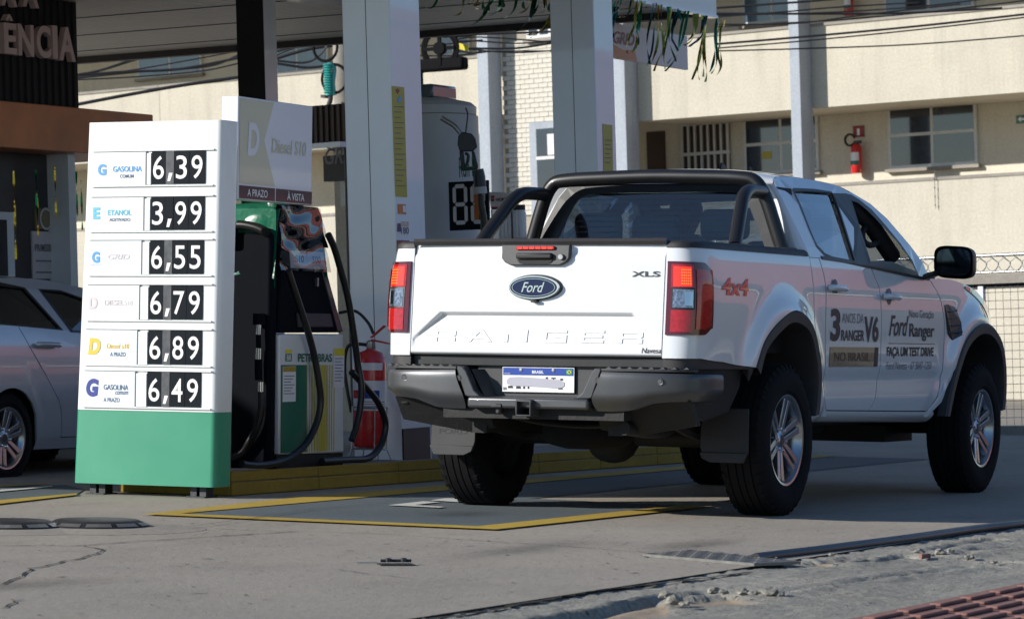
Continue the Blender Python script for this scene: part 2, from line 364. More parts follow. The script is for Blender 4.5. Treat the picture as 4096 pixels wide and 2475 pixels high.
for s in (-1, 1):
    smp = lambda x, z, off, s=s: (x, s*(ys(x, z)-off), z)
    bmp = lambda u, z, off, s=s: bedmap(u, z, s, off)
    # bed side with wrap-round rear corner
    zbb = lambda x: (arch_z(AR, x) if x > -.45 else .812+(.768-.812)*min(max((x+.95)/.5, 0), 1))
    bs = make('bed_side', pan(lambda z: -1.24, lambda z: .466, zbb, lambda x: 1.358, 110, 26, bmp), CWT, T, smooth=35)
    xl = hermite([.45,.52,.62,.74,.80,1.4], [.455,.462,.485,.488,.480,.478])
    make('cab_corner_panel', pan(xl, lambda z: doorR(z)-G, sillz, lambda x: belt(x), 12, 30, smp), CWT, T, smooth=35)
    rd = make('rear_door', pan(lambda z: doorR(z)+G, lambda z: doorB(z)-G, lambda x: sillz(x)+.036, belt, 30, 34, smp), CWT, T, smooth=35)
    fd = make('front_door', pan(lambda z: doorB(z)+G, lambda z: doorF(z)-G, lambda x: sillz(x)+.036, belt, 34, 34, smp), CWT, T, smooth=35)
    make('fender', pan(lambda z: doorF(z)+G, lambda z: 4.02, lambda x: (sillz(x) if x < 2.57 else (arch_z(AFR, x) if x < 3.73 else .60)), fend_t, 60, 26, smp), CWT, T, smooth=35)
    # sill below the doors
    make('sill', MB().grid(lambda a, b: (lambda x, q: (x, s*(ys(x, sillz(x)+.03)-.004-(1-b)**2*.05), sillz(x)-.03+b*.06))(.47+a*2.1, 0), 30, 5, lip=lambda a, b: (.47+a*2.1, s*.70, sillz(.47+a*2.1)-.03+b*.055)), CWT, T, smooth=40)
    make('underlay', MB().grid(lambda a, b: (lambda x, z: (x, s*(ys(x, z)-.02), z))(.50+a*2.07, .50+b*.82), 40, 16), M['under'], T, smooth=60)
    # wheel-arch cladding and liners
    for nm, AP, cx in (('wheel_arch_trim', AR, .02), ('wheel_arch_trim', AFR, 3.22)):
        mb = MB(); n = len(AP)
        def ring(k, dy, dr):
            p = AP[k]; d = np.array([p[0]-cx, p[1]-.45]); d /= np.linalg.norm(d); q = np.array([p[0], p[1]])+d*dr; return (q[0], s*dy, q[1])
        prof = [(.875, .004), (.926, .004), (.938, -.012), (.936, -.062), (.915, -.070), (.62, -.075)]
        mb.grid(lambda a, b: ring(int(round(a*(n-1))), *prof[int(round(b*5))]), n-1, 5)
        make(nm, mb, M['cladding'], T, smooth=35)
    # lower black trim under the bed side
    make('lower_trim', MB().grid(lambda a, b: (lambda u: bedmap(u, (zbb(u)+.0)*(b)+(.762 if u < -.5 else .70)*(1-b)-.002, s, .012))(-1.24+a*.82), 30, 3, lip=lambda a, b: bedmap(-1.24+a*.82, .78, s, .08)), M['cladding'], T, smooth=40)
    # rail cap on bed side
    make('rail_cap', MB().grid(lambda a, b: (lambda u, k: bedmap(u, [1.356, 1.378, 1.391, 1.392, 1.375][k], s, [-.004, -.004, .008, .07, .10][k]))(-1.24+a*1.70, int(round(b*4))), 60, 4), M['cladding'], T, smooth=50)
    # door handles
    for dobj, hx in ((rd, .79), (fd, 1.66)):
        hz_ = 1.195 if hx < 1 else 1.163
        mb = MB(); pth = smooth_path([(hx-.125, s*(ys(hx-.125, hz_)+.012), hz_-.002), (hx-.09, s*(ys(hx, hz_)+.036), hz_), (hx+.07, s*(ys(hx, hz_)+.036), hz_-.003), (hx+.125, s*(ys(hx, hz_)+.016), hz_-.004)], 5)
        mb.tube(pth, [.017]*len(pth), 8); make('door_handle', mb, CWT, dobj, smooth=60)
        mb = MB(); mb.grid(lambda a, b: (lambda t, r: (hx+.004+r*.045*math.cos(t), s*(ys(hx, hz_)+.0025-.0), hz_+r*.048*math.sin(t)))(a*2*PI, .05+b*.95), 20, 3)
        make('handle_cup', mb, M['ink_grey'], dobj, smooth=60)
    # ------------- greenhouse side
    def gm(x, z, off=0., s=s): return (x, s*(hw(z)-off-fronttaper(x)-.05*max(0, x-1.9)*max(0, (1.45-z))*1.2), z)
    outer = [(.48,1.352),(.475,1.40),(.465,1.55),(.468,1.67),(.485,1.745),(.52,1.772),(.672,1.795),(.948,1.806),(1.307,1.803),(1.548,1.788),(1.721,1.75),(1.919,1.70),(2.075,1.62),(2.25,1.475),(2.36,1.375),(2.44,1.272),(2.24,1.280),(1.86,1.300),(1.39,1.323),(1.0,1.343),(.75,1.354)]
    rw = [(.715,1.722),(.753,1.732),(1.085,1.742),(1.345,1.742),(1.362,1.712),(1.245,1.52),(1.187,1.341),(.823,1.352),(.72,1.372),(.645,1.417),(.652,1.515),(.692,1.64)]
    fw_ = [(1.575,1.735),(1.672,1.732),(1.766,1.704),(1.872,1.656),(1.974,1.572),(2.076,1.479),(2.165,1.385),(2.225,1.296),(1.786,1.320),(1.392,1.338),(1.462,1.553)]
    cf = make('cab_side_frame', fill_holes(outer, [rw, fw_], lambda a, b: gm(a, b)), CWT, T)
    mb = MB(); mb.prism([gm(*p, -.004) for p in [(1.345,1.735),(1.222,1.52),(1.165,1.335),(1.412,1.328),(1.484,1.553),(1.60,1.745)]], (0, -s*.01, 0)); make('door_pillar_trim', mb, M['black'], cf)
    def inset(poly, d):
        c = np.mean([p for p in poly], 0); return [tuple(np.array(p)+(np.array(p)-c)/np.linalg.norm(np.array(p)-c)*d) for p in poly]
    make('window_surround', fill_holes(inset(fw_, .010), [inset(fw_, -.045)], lambda a, b: gm(a, b, -.003)), M['black'], cf)
    make('window_surround', fill_holes(inset(rw, .006), [inset(rw, -.016)], lambda a, b: gm(a, b, -.003)), M['black'], cf)
    mb = MB(); mb.prism([gm(x, belt(x)-.004, -.006) for x in (.66, 1.0, 1.5, 2.0, 2.40)]+[gm(x, belt(x)+.014, -.006) for x in (2.40, 2.0, 1.5, 1.0, .66)], (0, -s*.012, 0)); make('belt_moulding', mb, M['black'], cf)
    mb = MB(); mb.poly([gm(*p, .012) for p in inset(rw, .004)]); make('rear_side_window', mb, M['glass_side'] if s < 0 else M['glass_clear'], cf)
    if s > 0:
        mb = MB(); mb.poly([gm(*p, .012) for p in inset(fw_, .004)]); make('front_side_window', mb, M['glass_clear'], cf)
    # inner pillar and grab handle
    mb = MB(); mb.tube([(2.20, s*.72, 1.40), (1.95, s*.66, 1.60), (1.66, s*.60, 1.73)], .05, 8); make('pillar_lining', mb, M['interior'], T, smooth=60)
    mb = MB(); mb.tube(smooth_path([(1.99, s*.64, 1.58), (1.86, s*.66, 1.545), (1.83, s*.67, 1.49), (1.90, s*.69, 1.46), (2.04, s*.69, 1.49)], 4), .018, 8); make('grab_handle', mb, M['interior'], T, smooth=60)
    # mirror
    mo = MB(); c = np.array([2.28, s*1.08, 1.372])
    prof = [(.0, 0), (.03, .05), (.055, .095), (.06, .11)]
    def mir(a, b):
        t = a*2*PI; k = b
        e = 2/4.0; cy = math.copysign(abs(math.cos(t))**e, math.cos(t)); sz = math.copysign(abs(math.sin(t))**e, math.sin(t))
        sc_ = [1.0, 1.02, .98, .80, .35, .0][int(round(k*5))]; xo = [-.055, -.03, .02, .06, .085, .09][int(round(k*5))]
        return (c[0]+xo, c[1]+cy*.118*sc_, c[2]+sz*.093*sc_+.006*cy*s*-1)
    mo.grid(mir, 36, 5); mob = make('side_mirror', mo, M['black'], T, smooth=45)
    mb = MB(); mb.lathe([(0.0, 0), (.6, 0), (1, 0)], (0, 0, 0), 'x', 36); mb.v = [(c[0]-.053, c[1]+math.copysign(abs(y_)**.5, y_)*.102, c[2]+math.copysign(abs(z_)**.5, z_)*.078) for x_, y_, z_ in mb.v]; make('mirror_glass', mb, M['glass_mirror'] if 'glass_mirror' in M else M['chrome'], mob, recalc=False)
    mb = MB(); mb.prism([(2.20, s*.90, 1.27), (2.36, s*.88, 1.27), (2.33, s*1.0, 1.31), (2.26, s*1.0, 1.31)], (0, 0, .03)); make('mirror_arm', mb, M['black'], mob, bevel=.01)
    # side vent
    vp = [(2.642,1.129),(2.70,1.135),(2.835,1.120),(2.885,1.033),(2.852,.955),(2.745,.923),(2.70,.96)]
    mb = MB(); mb.prism([(p[0], s*(ys(*p)+.004), p[1]) for p in vp], (0, -s*.02, 0)); vn = make('fender_vent', mb, M['black'], T)
    for k in range(4):
        zz = .965+k*.042; mb = MB(); mb.tube([(2.70, s*(ys(2.70, zz)+.006), zz), (2.85, s*(ys(2.85, zz)+.006), zz+.01)], .006, 5); make('vent_slat', mb, M['recess_grey'], vn)
    # headlamp corner
    mb = MB(); mb.grid(lambda a, b: (lambda x: (x, s*(ys(x, fend_t(x)-.03-b*.07*a)+.006), fend_t(x)-.012-b*.10*(.15+.85*a)))(3.05+a*.85), 16, 5, lip=lambda a, b: (3.05+a*.85, s*.72, fend_t(3.05+a*.85)-.05)); make('headlamp', mb, M['lens_clear'], T, smooth=40)
    # tail light
    def tl(a, b, off=-.010):
        u = -1.236+a*(.37); e = sstep((a-.72)/.28)
        zt_ = 1.289-.035*e*e-.006*a; zb_ = .927+.035*e*e
        return bedmap(u, zb_+(zt_-zb_)*b, s, off)
    tlo = make('tail_light', MB().grid(tl, 24, 24, lip=lambda a, b: tl(a, b, .01)), M['lens_dark'], T, smooth=40)
    def seg(name, a0, a1, b0, b1, m, off):
        return make(name, MB().grid(lambda a, b: tl(a0+(a1-a0)*a, b0+(b1-b0)*b, off), 10, 8, lip=lambda a, b: tl(a0+(a1-a0)*a, b0+(b1-b0)*b, -.008)), m, tlo, smooth=40)
    seg('brake_lamp', .07, .44, .66, .93, M['lens_lit'], -.0138)
    for ia in range(5):
        for ib in range(6):
            seg('diode', .21+ia*.045, .232+ia*.045, .69+ib*.038, .705+ib*.038, M['lens_hot'], -.0145)
    seg('reverse_lamp', .07, .48, .37, .62, M['lens_clear'], -.014)
    seg('lower_lamp', .05, .50, .04, .34, M['lens_red'], -.013); seg('lens_frame', .05, .51, .35, .64, M['black'], -.0125); seg('reverse_bulb', .28, .46, .40, .59, M['chrome'], -.0150); seg('upper_lens', .04, .50, .645, .96, M['lens_red'], -.0122)
    seg('side_lens', .56, .94, .08, .90, M['lens_red'], -.016)
    # mud flaps
    y0, y1 = (.64, .90)
    mb = MB(); prof = [(y0+.02, .56), (y1, .56), (y1+.004, .34), (y1-.02, .285), (y0+.06, .285), (y0+.015, .31), (y0, .36), (y0-.0, .46)]
    mb.prism([(-.47-.05*(.56-z), s*y, z) for y, z in prof], (.012, 0, 0)); fl = make('mud_flap', mb, M['flap_grey'], T, bevel=.004)
    mb = MB(); mb.prism([(-.478-.05*(.56-z), s*y, z) for y, z in [(y0+.004, .335), (y1+.004, .335), (y1-.02, .285), (y0+.06, .285), (y0+.015, .305)]], (-.006, 0, 0)); make('flap_edge', mb, M['flap_grey'], fl, bevel=.003)
    V, Fc = text2d('FORD', .17, .028, .012); mb = MB().add([(-.479, s*(y0+y1)/2+.0+(.085-p[0]), .395+p[1]) for p in V], Fc); make('flap_lettering', mb, M['ink'], fl, recalc=False)
# ---- roof, windshield, hood, cab back
rail_z = hermite([.48,.52,.672,.948,1.307,1.548,1.721,1.80], [1.748,1.772,1.795,1.806,1.803,1.788,1.75,1.73])
def roof(a, b):
    x = .47+a*1.27; q = b*2-1
    z = rail_z(x)+.048*(1-abs(q)**2.4)*sstep((x-.44)/.16)
    y = q*(hw(rail_z(x))+.0)
    return (x+ -.03*(1-q*q)*(1-a)*0+.06*(1-q*q)*a, y, z)
make('roof', MB().grid(roof, 30, 28), CWT, T, smooth=40)
def wsh(a, b):
    q = b*2-1; ex = [1.74, 2.075, 2.25, 2.44]; ez = [1.748, 1.62, 1.475, 1.29]; ey = [.64, .72, .79, .80]
    t = a*3; i = min(int(t), 2); k = t-i; L_ = lambda A: A[i]*(1-k)+A[i+1]*k
    return (L_(ex)+(.06+.24*a)*(1-q*q), q*L_(ey), L_(ez)+.03*(1-q*q)*(1-a))
make('windshield', MB().grid(wsh, 15, 20), M['glass_clear'], T, smooth=40)
def hood(a, b):
    x = 2.40+a*1.65; q = b*2-1; return (x+.05*(1-q*q), q*(ys(x, fend_t(x))-.01), fend_t(x)+.055*(1-abs(q)**3)-.002)
make('hood', MB().grid(hood, 30, 20), CWT, T, smooth=40)
def nose(a, b):
    q = a*2-1; z = .45+b*.50; return (4.06+.12*(1-abs(q)**3)-.10*(abs(b-.4))**2, q*.80, z)
make('front_bumper', MB().grid(nose, 24, 8, lip=lambda a, b: (3.80, (a*2-1)*.80, .45+b*.5)), M['black'], T, smooth=40)
# cab back with window
bxz = hermite([.9,1.36,1.40,1.55,1.70,1.78], [.44,.425,.43,.455,.485,.51])
arc = lambda y, z: (bxz(z)+.0-.015*(1-(y/.75)**2), y, z)
out = [(.80,1.0),(.795,1.33),(.755,1.40),(.692,1.55),(.618,1.69),(.575,1.755),(.45,1.80),(0,1.822)]; out = out+[(-y, z) for y, z in out[-2::-1]]
hol = [(.635,1.395),(.60,1.47),(.52,1.64),(.49,1.682),(.44,1.700),(.2,1.709),(0,1.711)]; hol = hol+[(-y, z) for y, z in hol[-2::-1]]
fr = [(.745,1.385),(.702,1.50),(.618,1.68),(.572,1.738),(.49,1.762),(.24,1.778),(0,1.781)]; fr = fr+[(-y, z) for y, z in fr[-2::-1]]
make('cab_back_panel', fill_holes(out, [hol], arc), CWT, T)
for s in (-1, 1):
    cz_ = [1.0, 1.33, 1.40, 1.55, 1.69, 1.745]; ex_ = [.48, .48, .475, .465, .47, .485]
    make('cab_rear_corner', MB().grid(lambda a, b: (lambda k, t: (lambda A, B: tuple(np.array(A)*(1-t)**1.0+np.array(B)*t+np.array([-.02, s*.02, 0])*math.sin(PI*t)))(arc(s*out[k][0], cz_[k]), (ex_[k]+.004, s*hw(cz_[k]), cz_[k])))(int(round(a*5)), b), 5, 6), CWT, T, smooth=60)
rwf = make('rear_window_frame', fill_holes(fr, [inset(hol, -.006)], lambda y, z: (arc(y, z)[0]-.006, y, z)), M['black'], T)
mb = MB(); mb.poly([(arc(y, z)[0]-.003, y, z) for y, z in inset(hol, .01)]); rwg = make('rear_window', mb, M['glass_rear'], T)
for k in range(9):
    zz = 1.43+k*.030; yy = .60-(zz-1.40)*.40; mb = MB(); mb.tube([(arc(yy, zz)[0]-.005, yy, zz), (arc(0, zz)[0]-.005, 0, zz), (arc(yy, zz)[0]-.005, -yy, zz)], .0005, 4); make('heater_line', mb, M['ink_brown'], rwg)
make('headliner', MB().grid(lambda a, b: (.52+a*1.22, (b*2-1)*.60, 1.725+.03*(1-(b*2-1)**2)-.04*a*a), 10, 8), M['interior'], T, smooth=50)
for s in (-1, 1):
    mb = MB(); mb.prism([(.60, s*.82, .70), (2.4, s*.82, .70), (2.3, s*.84, 1.26), (1.4, s*.85, 1.31), (.60, s*.85, 1.33)], (0, -s*.05, 0)); make('door_lining', mb, M['interior'], T)
    mb = MB(); mb.prism([(.50, s*.84, 1.33), (.66, s*.84, 1.36), (.64, s*.77, 1.52), (.72, s*.66, 1.73), (.50, s*.66, 1.73)], (0, -s*.03, 0)); make('rear_pillar_lining', mb, M['interior'], T)
# shark-fin antenna
mb = MB(); mb.prism([(1.30, 0, 1.845), (1.52, 0, 1.845), (1.36, 0, 1.91), (1.33, 0, 1.915)], (0, .012, 0)); mb.prism([(1.28, -.035, 1.845), (1.54, -.02, 1.845), (1.54, .03, 1.845), (1.28, .045, 1.845)], (0, 0, .012)); make('antenna_fin', mb, M['black'], T, bevel=.005)
# ---- bed box
mb = MB(); mb.box((-1.06, -.70, .84), (.455, .70, .86)); mb.box((.44, -.80, .84), (.462, .80, 1.36)); mb.box((-1.05, .72, .84), (.45, .76, 1.37)); mb.box((-1.05, -.76, .84), (.45, -.72, 1.37)); make('bed_liner', mb, M['black'], T)
mb = MB(); mb.box((-.95, -.42, .42), (3.6, -.34, .56)); mb.box((-.95, .34, .42), (3.6, .42, .56)); mb.box((-1.0, -.6, .60), (.4, .6, .83)); mb.box((.5, -.70, .45), (2.6, .70, .60)); mb.box((2.6, -.62, .45), (3.9, .62, .95)); make('chassis', mb, M['under'], T)
# ---- tailgate
def tgx(y, z):
    x = -1.115+tg_lean(z)-.008*(1-(y/.7)**2)
    ay = abs(y); zt_ = 1.036 if ay < .53 else (1.036-(ay-.53)*.85 if ay < .68 else 0)
    if z < zt_ and zt_ > 0:
        x += .030*sstep((zt_-z)/.022)*min(max((z-.845)/.17, 0), 1)
    x += .012*sstep((z-1.305)/.03)*sstep((ay-.16)/.06)
    x += .03*sstep((.83-z)/.02)
    return x
def tg(a, b):
    y = .694-a*1.388; z = .816+b*.557; return (tgx(y, z), y, z)
tgo = make('tailgate', MB().grid(tg, 180, 110, lip=lambda a, b: (-1.02, .694-a*1.388, .816+b*.557)), CWT, T, smooth=40)
mb = MB(); mb.grid(lambda a, b: (lambda k: (([-1.078, -1.088, -1.075, -1.02][k]), .70-a*1.40, [1.370, 1.388, 1.403, 1.400][k]))(int(round(b*3))), 8, 3); make('tailgate_cap', mb, M['cladding'], tgo, smooth=50)
def onTG(y0, z0, off=.003): return lambda u, v: (tgx(y0-u, z0+v)-off, y0-u, z0+v)
# handle bezel, brake light, handle, lock
bz = [(.193,1.372),(-.187,1.372),(-.187,1.303),(-.17,1.283),(-.135,1.267),(.135,1.267),(.17,1.283),(.187,1.303)]
mb = MB(); mb.prism([(-1.083-.012*(z < 1.36)-.014, y, z) for y, z in bz], (.05, 0, 0)); hb = make('handle_bezel', mb, M['recess_grey'], tgo, bevel=.006)
mb = MB(); mb.box((-1.128, -.098, 1.299), (-1.10, .100, 1.329)); make('tailgate_handle', mb, M['black'], hb, bevel=.008)
mb = MB(); mb.prism([(-1.112, y, z) for y, z in [(.10,1.297),(-.10,1.297),(-.085,1.279),(-.06,1.273),(.06,1.273),(.085,1.279)]], (.02, 0, 0)); make('handle_recess', mb, M['under'], hb)
mb = MB(); mb.box((-1.112, -.106, 1.346), (-1.10, .106, 1.364)); hl = make('high_brake_light', mb, M['lens_red'], hb, bevel=.003)
for k in range(6): mb = MB(); mb.box((-1.114, -.098+k*.034, 1.349), (-1.11, -.072+k*.034, 1.361)); make('brake_diode', mb, M['lens_lit'], hl)
mb = MB(); mb.lathe([(0, -.006), (.013, -.006), (.015, 0), (.015, .01)], (-1.115, -.145, 1.310), 'x', 16); make('lock', mb, M['steel'], hb, smooth=40)
# oval badge
def oval(ry, rz_, x0, x1, m, nm, par, ch=.9):
    mb = MB(); n = 40; mb.add([(x, .0+ry*k_*math.cos(t), 1.157+rz_*k_*math.sin(t)) for x, k_ in ((x0, 1), ((x0+x1)/2, 1), (x1, ch), (x1, 0.0001)) for t in [2*PI*i/n for i in range(n)]], [(j*n+i, j*n+(i+1) % n, (j+1)*n+(i+1) % n, (j+1)*n+i) for j in range(3) for i in range(n)])
    return make(nm, mb, m, par, smooth=40)
bd = oval(.149, .066, -1.08, -1.118, M['recess_grey'], 'badge', tgo)
oval(.139, .059, -1.10, -1.124, M['chrome'], 'badge_rim', bd, .97)
oval(.130, .052, -1.11, -1.1255, M['blue_badge'], 'badge_face', bd, .995)
oval(.120, .0445, -1.11, -1.1262, M['chrome'], 'badge_line', bd, .995); oval(.1175, .0425, -1.11, -1.1266, M['blue_badge'], 'badge_field', bd, .995)
word('badge_lettering', 'Ford', .128, .050, lambda u, v: (-1.1275, .066-u, 1.133+v), M['chrome'], bd, .004, .4)
mb = MB(); mb.box((-1.13, -.022, 1.082), (-1.10, .014, 1.096)); make('reversing_camera', mb, M['black'], bd, bevel=.004)
# embossed letters
LET = {'R': ([(0,0),(0,1),(.86,1),(1,.86),(1,.50),(.93,.42),(1,.34),(1,0),(.82,0),(.82,.34),(.18,.34),(.18,0)], [[(.18,.56),(.18,.78),(.80,.78),(.82,.74),(.82,.60),(.79,.56)]]),
 'A': ([(0,0),(.40,1),(.62,1),(1,0),(.80,0),(.72,.24),(.28,.24),(.20,0)], [[(.36,.44),(.51,.80),(.66,.44)]]),
 'N': ([(0,0),(0,1),(.20,1),(.82,.36),(.82,1),(1,1),(1,0),(.80,0),(.18,.64),(.18,0)], []),
 'G': ([(0,.14),(0,.86),(.10,1),(1,1),(1,.78),(.18,.78),(.18,.22),(.82,.22),(.82,.40),(.48,.40),(.48,.60),(1,.60),(1,0),(.10,0)], []),
 'E': ([(0,.12),(0,.88),(.08,1),(1,1),(1,.78),(.18,.78),(.18,.61),(.94,.61),(.94,.40),(.18,.40),(.18,.22),(1,.22),(1,0),(.08,0)], [])}
for ch, y0, y1 in [('R', .57, .444), ('A', .385, .236), ('N', .170, .039), ('G', -.044, -.178), ('E', -.252, -.381), ('R', -.458, -.589)]:
    sz = np.array([y0-y1, .062]); f0 = onTG(y0, .883, .0042); f1 = onTG(y0, .883, -.004); ol, hs = LET[ch]
    mb = fill_holes(ol, hs, lambda u, v: f0(u*sz[0], v*sz[1]))
    for lp in [ol]+hs:
        n = len(lp); c0_ = np.mean(lp, 0); gr = (lambda p: tuple(np.array(p)+(np.array(p)-c0_)*(.012 if lp is ol else -.03)))
        mb.add([f0(p[0]*sz[0], p[1]*sz[1]) for p in lp]+[f1(gr(p)[0]*sz[0], gr(p)[1]*sz[1]) for p in lp], [(i, (i+1) % n, n+(i+1) % n, n+i) for i in range(n)])
    make('embossed_letter', mb, CWT, tgo, recalc=True)
word('trim_lettering', 'XLS', .152, .027, onTG(-.520, 1.212, .004), M['ink_grey'] if 0 else M['ink'], tgo, .025)
word('dealer_lettering', 'Navesa', .104, .026, onTG(-.590, .836, .003), M['ink'], tgo, .012, .15)
# ---- black strip below tailgate
mb = MB(); mb.box((-1.075, -.70, .762), (-1.0, .70, .813)); make('tailgate_gap_strip', mb, M['black'], T, bevel=.004)
# ---- bumper
bp_path = smooth_path([(.34,-1.190,0),(.48,-1.186,0),(.62,-1.172,0),(.74,-1.142,0),(.83,-1.09,0),(.880,-1.01,0),(.898,-.92,0),(.898,-.80,0)], 6)
bl = [0.]
for i in range(1, len(bp_path)): bl.append(bl[-1]+float(np.linalg.norm(bp_path[i]-bp_path[i-1])))
def bpt(t, off=0.):
    y = float(np.interp(t*bl[-1], bl, [p[0] for p in bp_path])); x = float(np.interp(t*bl[-1], bl, [p[1] for p in bp_path]))
    c = np.array([-.75, .55]); d = np.array([x, y])-c; d /= np.linalg.norm(d); return x-d[0]*off, y-d[1]*off
bzb = hermite([0,.10,.22,.32,.42,.55,.75,1.0], [.546,.546,.551,.570,.590,.598,.600,.606])
mbb = MB(); mbb.box((-1.185, -.335, .552), (-1.02, .335, .607)); bmp_o = make('rear_bumper', mbb, M['bumper_grey'], T, bevel=.014, seg=3)
for s in (-1, 1):
    def cov(a, b, off=0.):
        zt_ = .742-.010*a; zb_ = bzb(a); z = zb_+(zt_-zb_)*b
        sh = .062*sstep((z-.548)/(.745-.548))*(1-a)**4
        o = off+.010*abs(2*b-1)**8+.045*sstep((.42-b)/.42)**1.3
        t = sh/bl[-1]+a*(1-sh/bl[-1]); x, y = bpt(t, o); return (x, s*y, z)
    make('bumper_corner', MB().grid(cov, 44, 16, lip=lambda a, b: cov(a, b, .05)), M['bumper_grey'], bmp_o, smooth=40)
    mb = MB(); q = [(.400,.748),(.352,.612),(.335,.607),(.262,.607),(.300,.640),(.345,.735),(.365,.758),(.395,.760)]
    mb.prism([(-1.178, s*y, z) for y, z in q], (.06, 0, 0)); make('bumper_cheek', mb, M['bumper_grey'], bmp_o, bevel=.006)
    mb = MB(); mb.add([(-1.12, s*.345, .745), (-1.12, s*.268, .609), (-1.045, s*.225, .609), (-1.045, s*.30, .745)], [(0, 1, 2, 3)]); make('recess_wall', mb, M['recess_grey'], bmp_o)
    mb = MB(); mb.prism([(bpt(t, .012)[0], s*bpt(t, .012)[1], .744) for t in (.07, .2, .35, .5, .6, .7)]+[(-1.0, s*.84, .744), (-1.0, s*.38, .744)], (0, 0, .014)); st = make('step_pad', mb, M['recess_grey'], bmp_o, bevel=.003)
    for k in range(8):
        y = .42+k*.055; x0 = bpt(.09+k*.07, .018)[0]
        mb = MB(); mb.prism([(x0, s*y, .758), (x0, s*(y+.032), .758), (x0, s*(y+.020), .768)], (.12, 0, 0)); make('step_ridge', mb, M['bumper_grey'], st)
    for yy, zz, xx in ((.707, .698, None), (.387, .700, -1.178)):
        t = min(range(101), key=lambda t: abs(bpt(t/100)[1]-yy))/100; x0 = xx if xx else bpt(t)[0]
        mb = MB(); mb.lathe([(0, -.006), (.011, -.006), (.012, -.003), (.016, -.004), (.017, 0), (.017, .02)], (x0+.002, s*yy, zz), 'x', 20); make('parking_sensor', mb, M['bumper_grey'] if xx is None else M['recess_grey'], bmp_o, smooth=30)
mb = MB(); mb.box((-1.05, -.34, .60), (-1.02, .34, .765)); mb.add([(-1.12, -.262, .607), (-1.12, .262, .607), (-1.05, .225, .612), (-1.05, -.225, .612)], [(0, 1, 2, 3)]); make('plate_recess', mb, M['recess_grey'], bmp_o)
# ---- licence plate
mb = MB(); mb.box((-1.062, -.206, .630), (-1.053, .200, .762)); pl = make('license_plate', mb, M['black'], T, bevel=.003)
mb = MB(); mb.box((-1.0645, -.202, .634), (-1.060, .196, .758)); pw = make('plate_face', mb, M['plate_white'], pl)
mb = MB(); mb.box((-1.066, -.198, .718), (-1.063, .192, .755)); make('plate_band', mb, M['plate_blue'], pl)
P_ = lambda y, z, x=-1.0668: (lambda u, v: (x, y-u, z+v))
word('plate_country', 'BRASIL', .064, .015, P_(.030, .727), M['ink_white'], pl, .02)
word('plate_code', 'BR', .020, .014, P_(.190, .642), M['ink'], pl, .01)
word('plate_emblem', 'MERCOSUL', .034, .005, P_(.185, .723), M['ink_white'], pl)
mb = MB(); mb.box((-1.0675, -.192, .724), (-1.065, -.160, .749)); make('plate_flag', mb, M['flag_green'], pl)
mb = MB(); mb.prism([(-1.068, -.176+.013*a, .7365+.010*b) for a, b in ((1, 0), (0, 1), (-1, 0), (0, -1))], (-.001, 0, 0)); make('flag_diamond', mb, M['flag_yellow'], pl)
mb = MB(); mb.lathe([(0, 0), (.005, 0)], (-1.0695, -.176, .7365), 'x', 14); make('flag_disc', mb, M['plate_blue'], pl, recalc=False)
for yy in (.092, -.088):
    mb = MB(); mb.lathe([(0, -.004), (.008, -.003), (.009, 0)], (-1.066, yy, .744), 'x', 12); make('plate_screw', mb, M['steel'], pl, smooth=40)
# the registration is smeared over in grey; only fragments of its characters show
for (y, z, w_, h_) in [(.165,.652,.030,.012),(.120,.650,.030,.012),(.080,.650,.012,.012),(.055,.650,.010,.014),(-.115,.650,.025,.012),(-.045,.700,.014,.010),(-.075,.702,.030,.006),(-.085,.690,.008,.016),(-.125,.695,.018,.009)]:
    mb = MB(); mb.prism([(-1.0655, y, z), (-1.0655, y-w_, z), (-1.0655, y-w_*.8, z+h_), (-1.0655, y-.1*w_, z+h_)], (-.0006, 0, 0)); make('plate_character', mb, M['ink'], pl)
mb = MB(); sm = [(.168,.672),(.172,.690),(.155,.706),(.10,.709),(.02,.706),(-.06,.700),(-.125,.697),(-.150,.684),(-.150,.668),(-.135,.657),(-.10,.655),(-.02,.660),(.06,.663),(.14,.664)]
mb.prism([(-1.0665, y, z) for y, z in sm], (-.0006, 0, 0)); make('plate_smear', mb, M['plate_smear'], pl)
for s in (-1, 1):
    mb = MB(); mb.prism([(-1.02, s*.84, .775), (-.44, s*.86, .775), (-.47, s*.85, .66), (-.56, s*.83, .54), (-.80, s*.80, .50), (-1.02, s*.80, .56)], (0, -s*.05, 0)); make('rear_skirt', mb, M['under'], T, bevel=.01)
    mb = MB(); mb.prism([(-1.04, s*.30, .60), (-1.04, s*.82, .60), (-.95, s*.82, .48), (-.90, s*.45, .42), (-.95, s*.30, .45)], (.05, 0, 0)); make('frame_bracket', mb, M['under'], T)
# ---- hitch and underbody
mb = MB(); mb.box((-1.22, -.038, .590), (-1.0, .046, .598)); mb.box((-1.22, -.038, .515), (-1.0, .046, .523)); mb.box((-1.22, -.038, .523), (-1.0, -.030, .590)); mb.box((-1.22, .038, .523), (-1.0, .046, .590)); ht = make('tow_receiver', mb, M['steel'] if 0 else M['recess_grey'], T, bevel=.003)
mb = MB(); mb.box((-1.12, -.5, .50), (-1.03, .5, .56)); make('tow_crossbar', mb, M['under'], ht)
mb = MB(); mb.box((-1.19, .14, .555), (-1.12, .20, .575)); mb.lathe([(.018, 0), (.018, .03)], (-1.15, .17, .525), 'z', 10); make('trailer_socket', mb, M['iron'], ht, bevel=.004)
mb = MB(); mb.tube([(0, -.75, .39), (0, .75, .39)], .05, 12); mb.lathe([(0, -.14), (.09, -.12), (.14, -.05), (.145, .03), (.10, .10), (0, .13)], (0, .06, .39), 'x', 16); make('rear_axle', mb, M['under'], T, smooth=50)
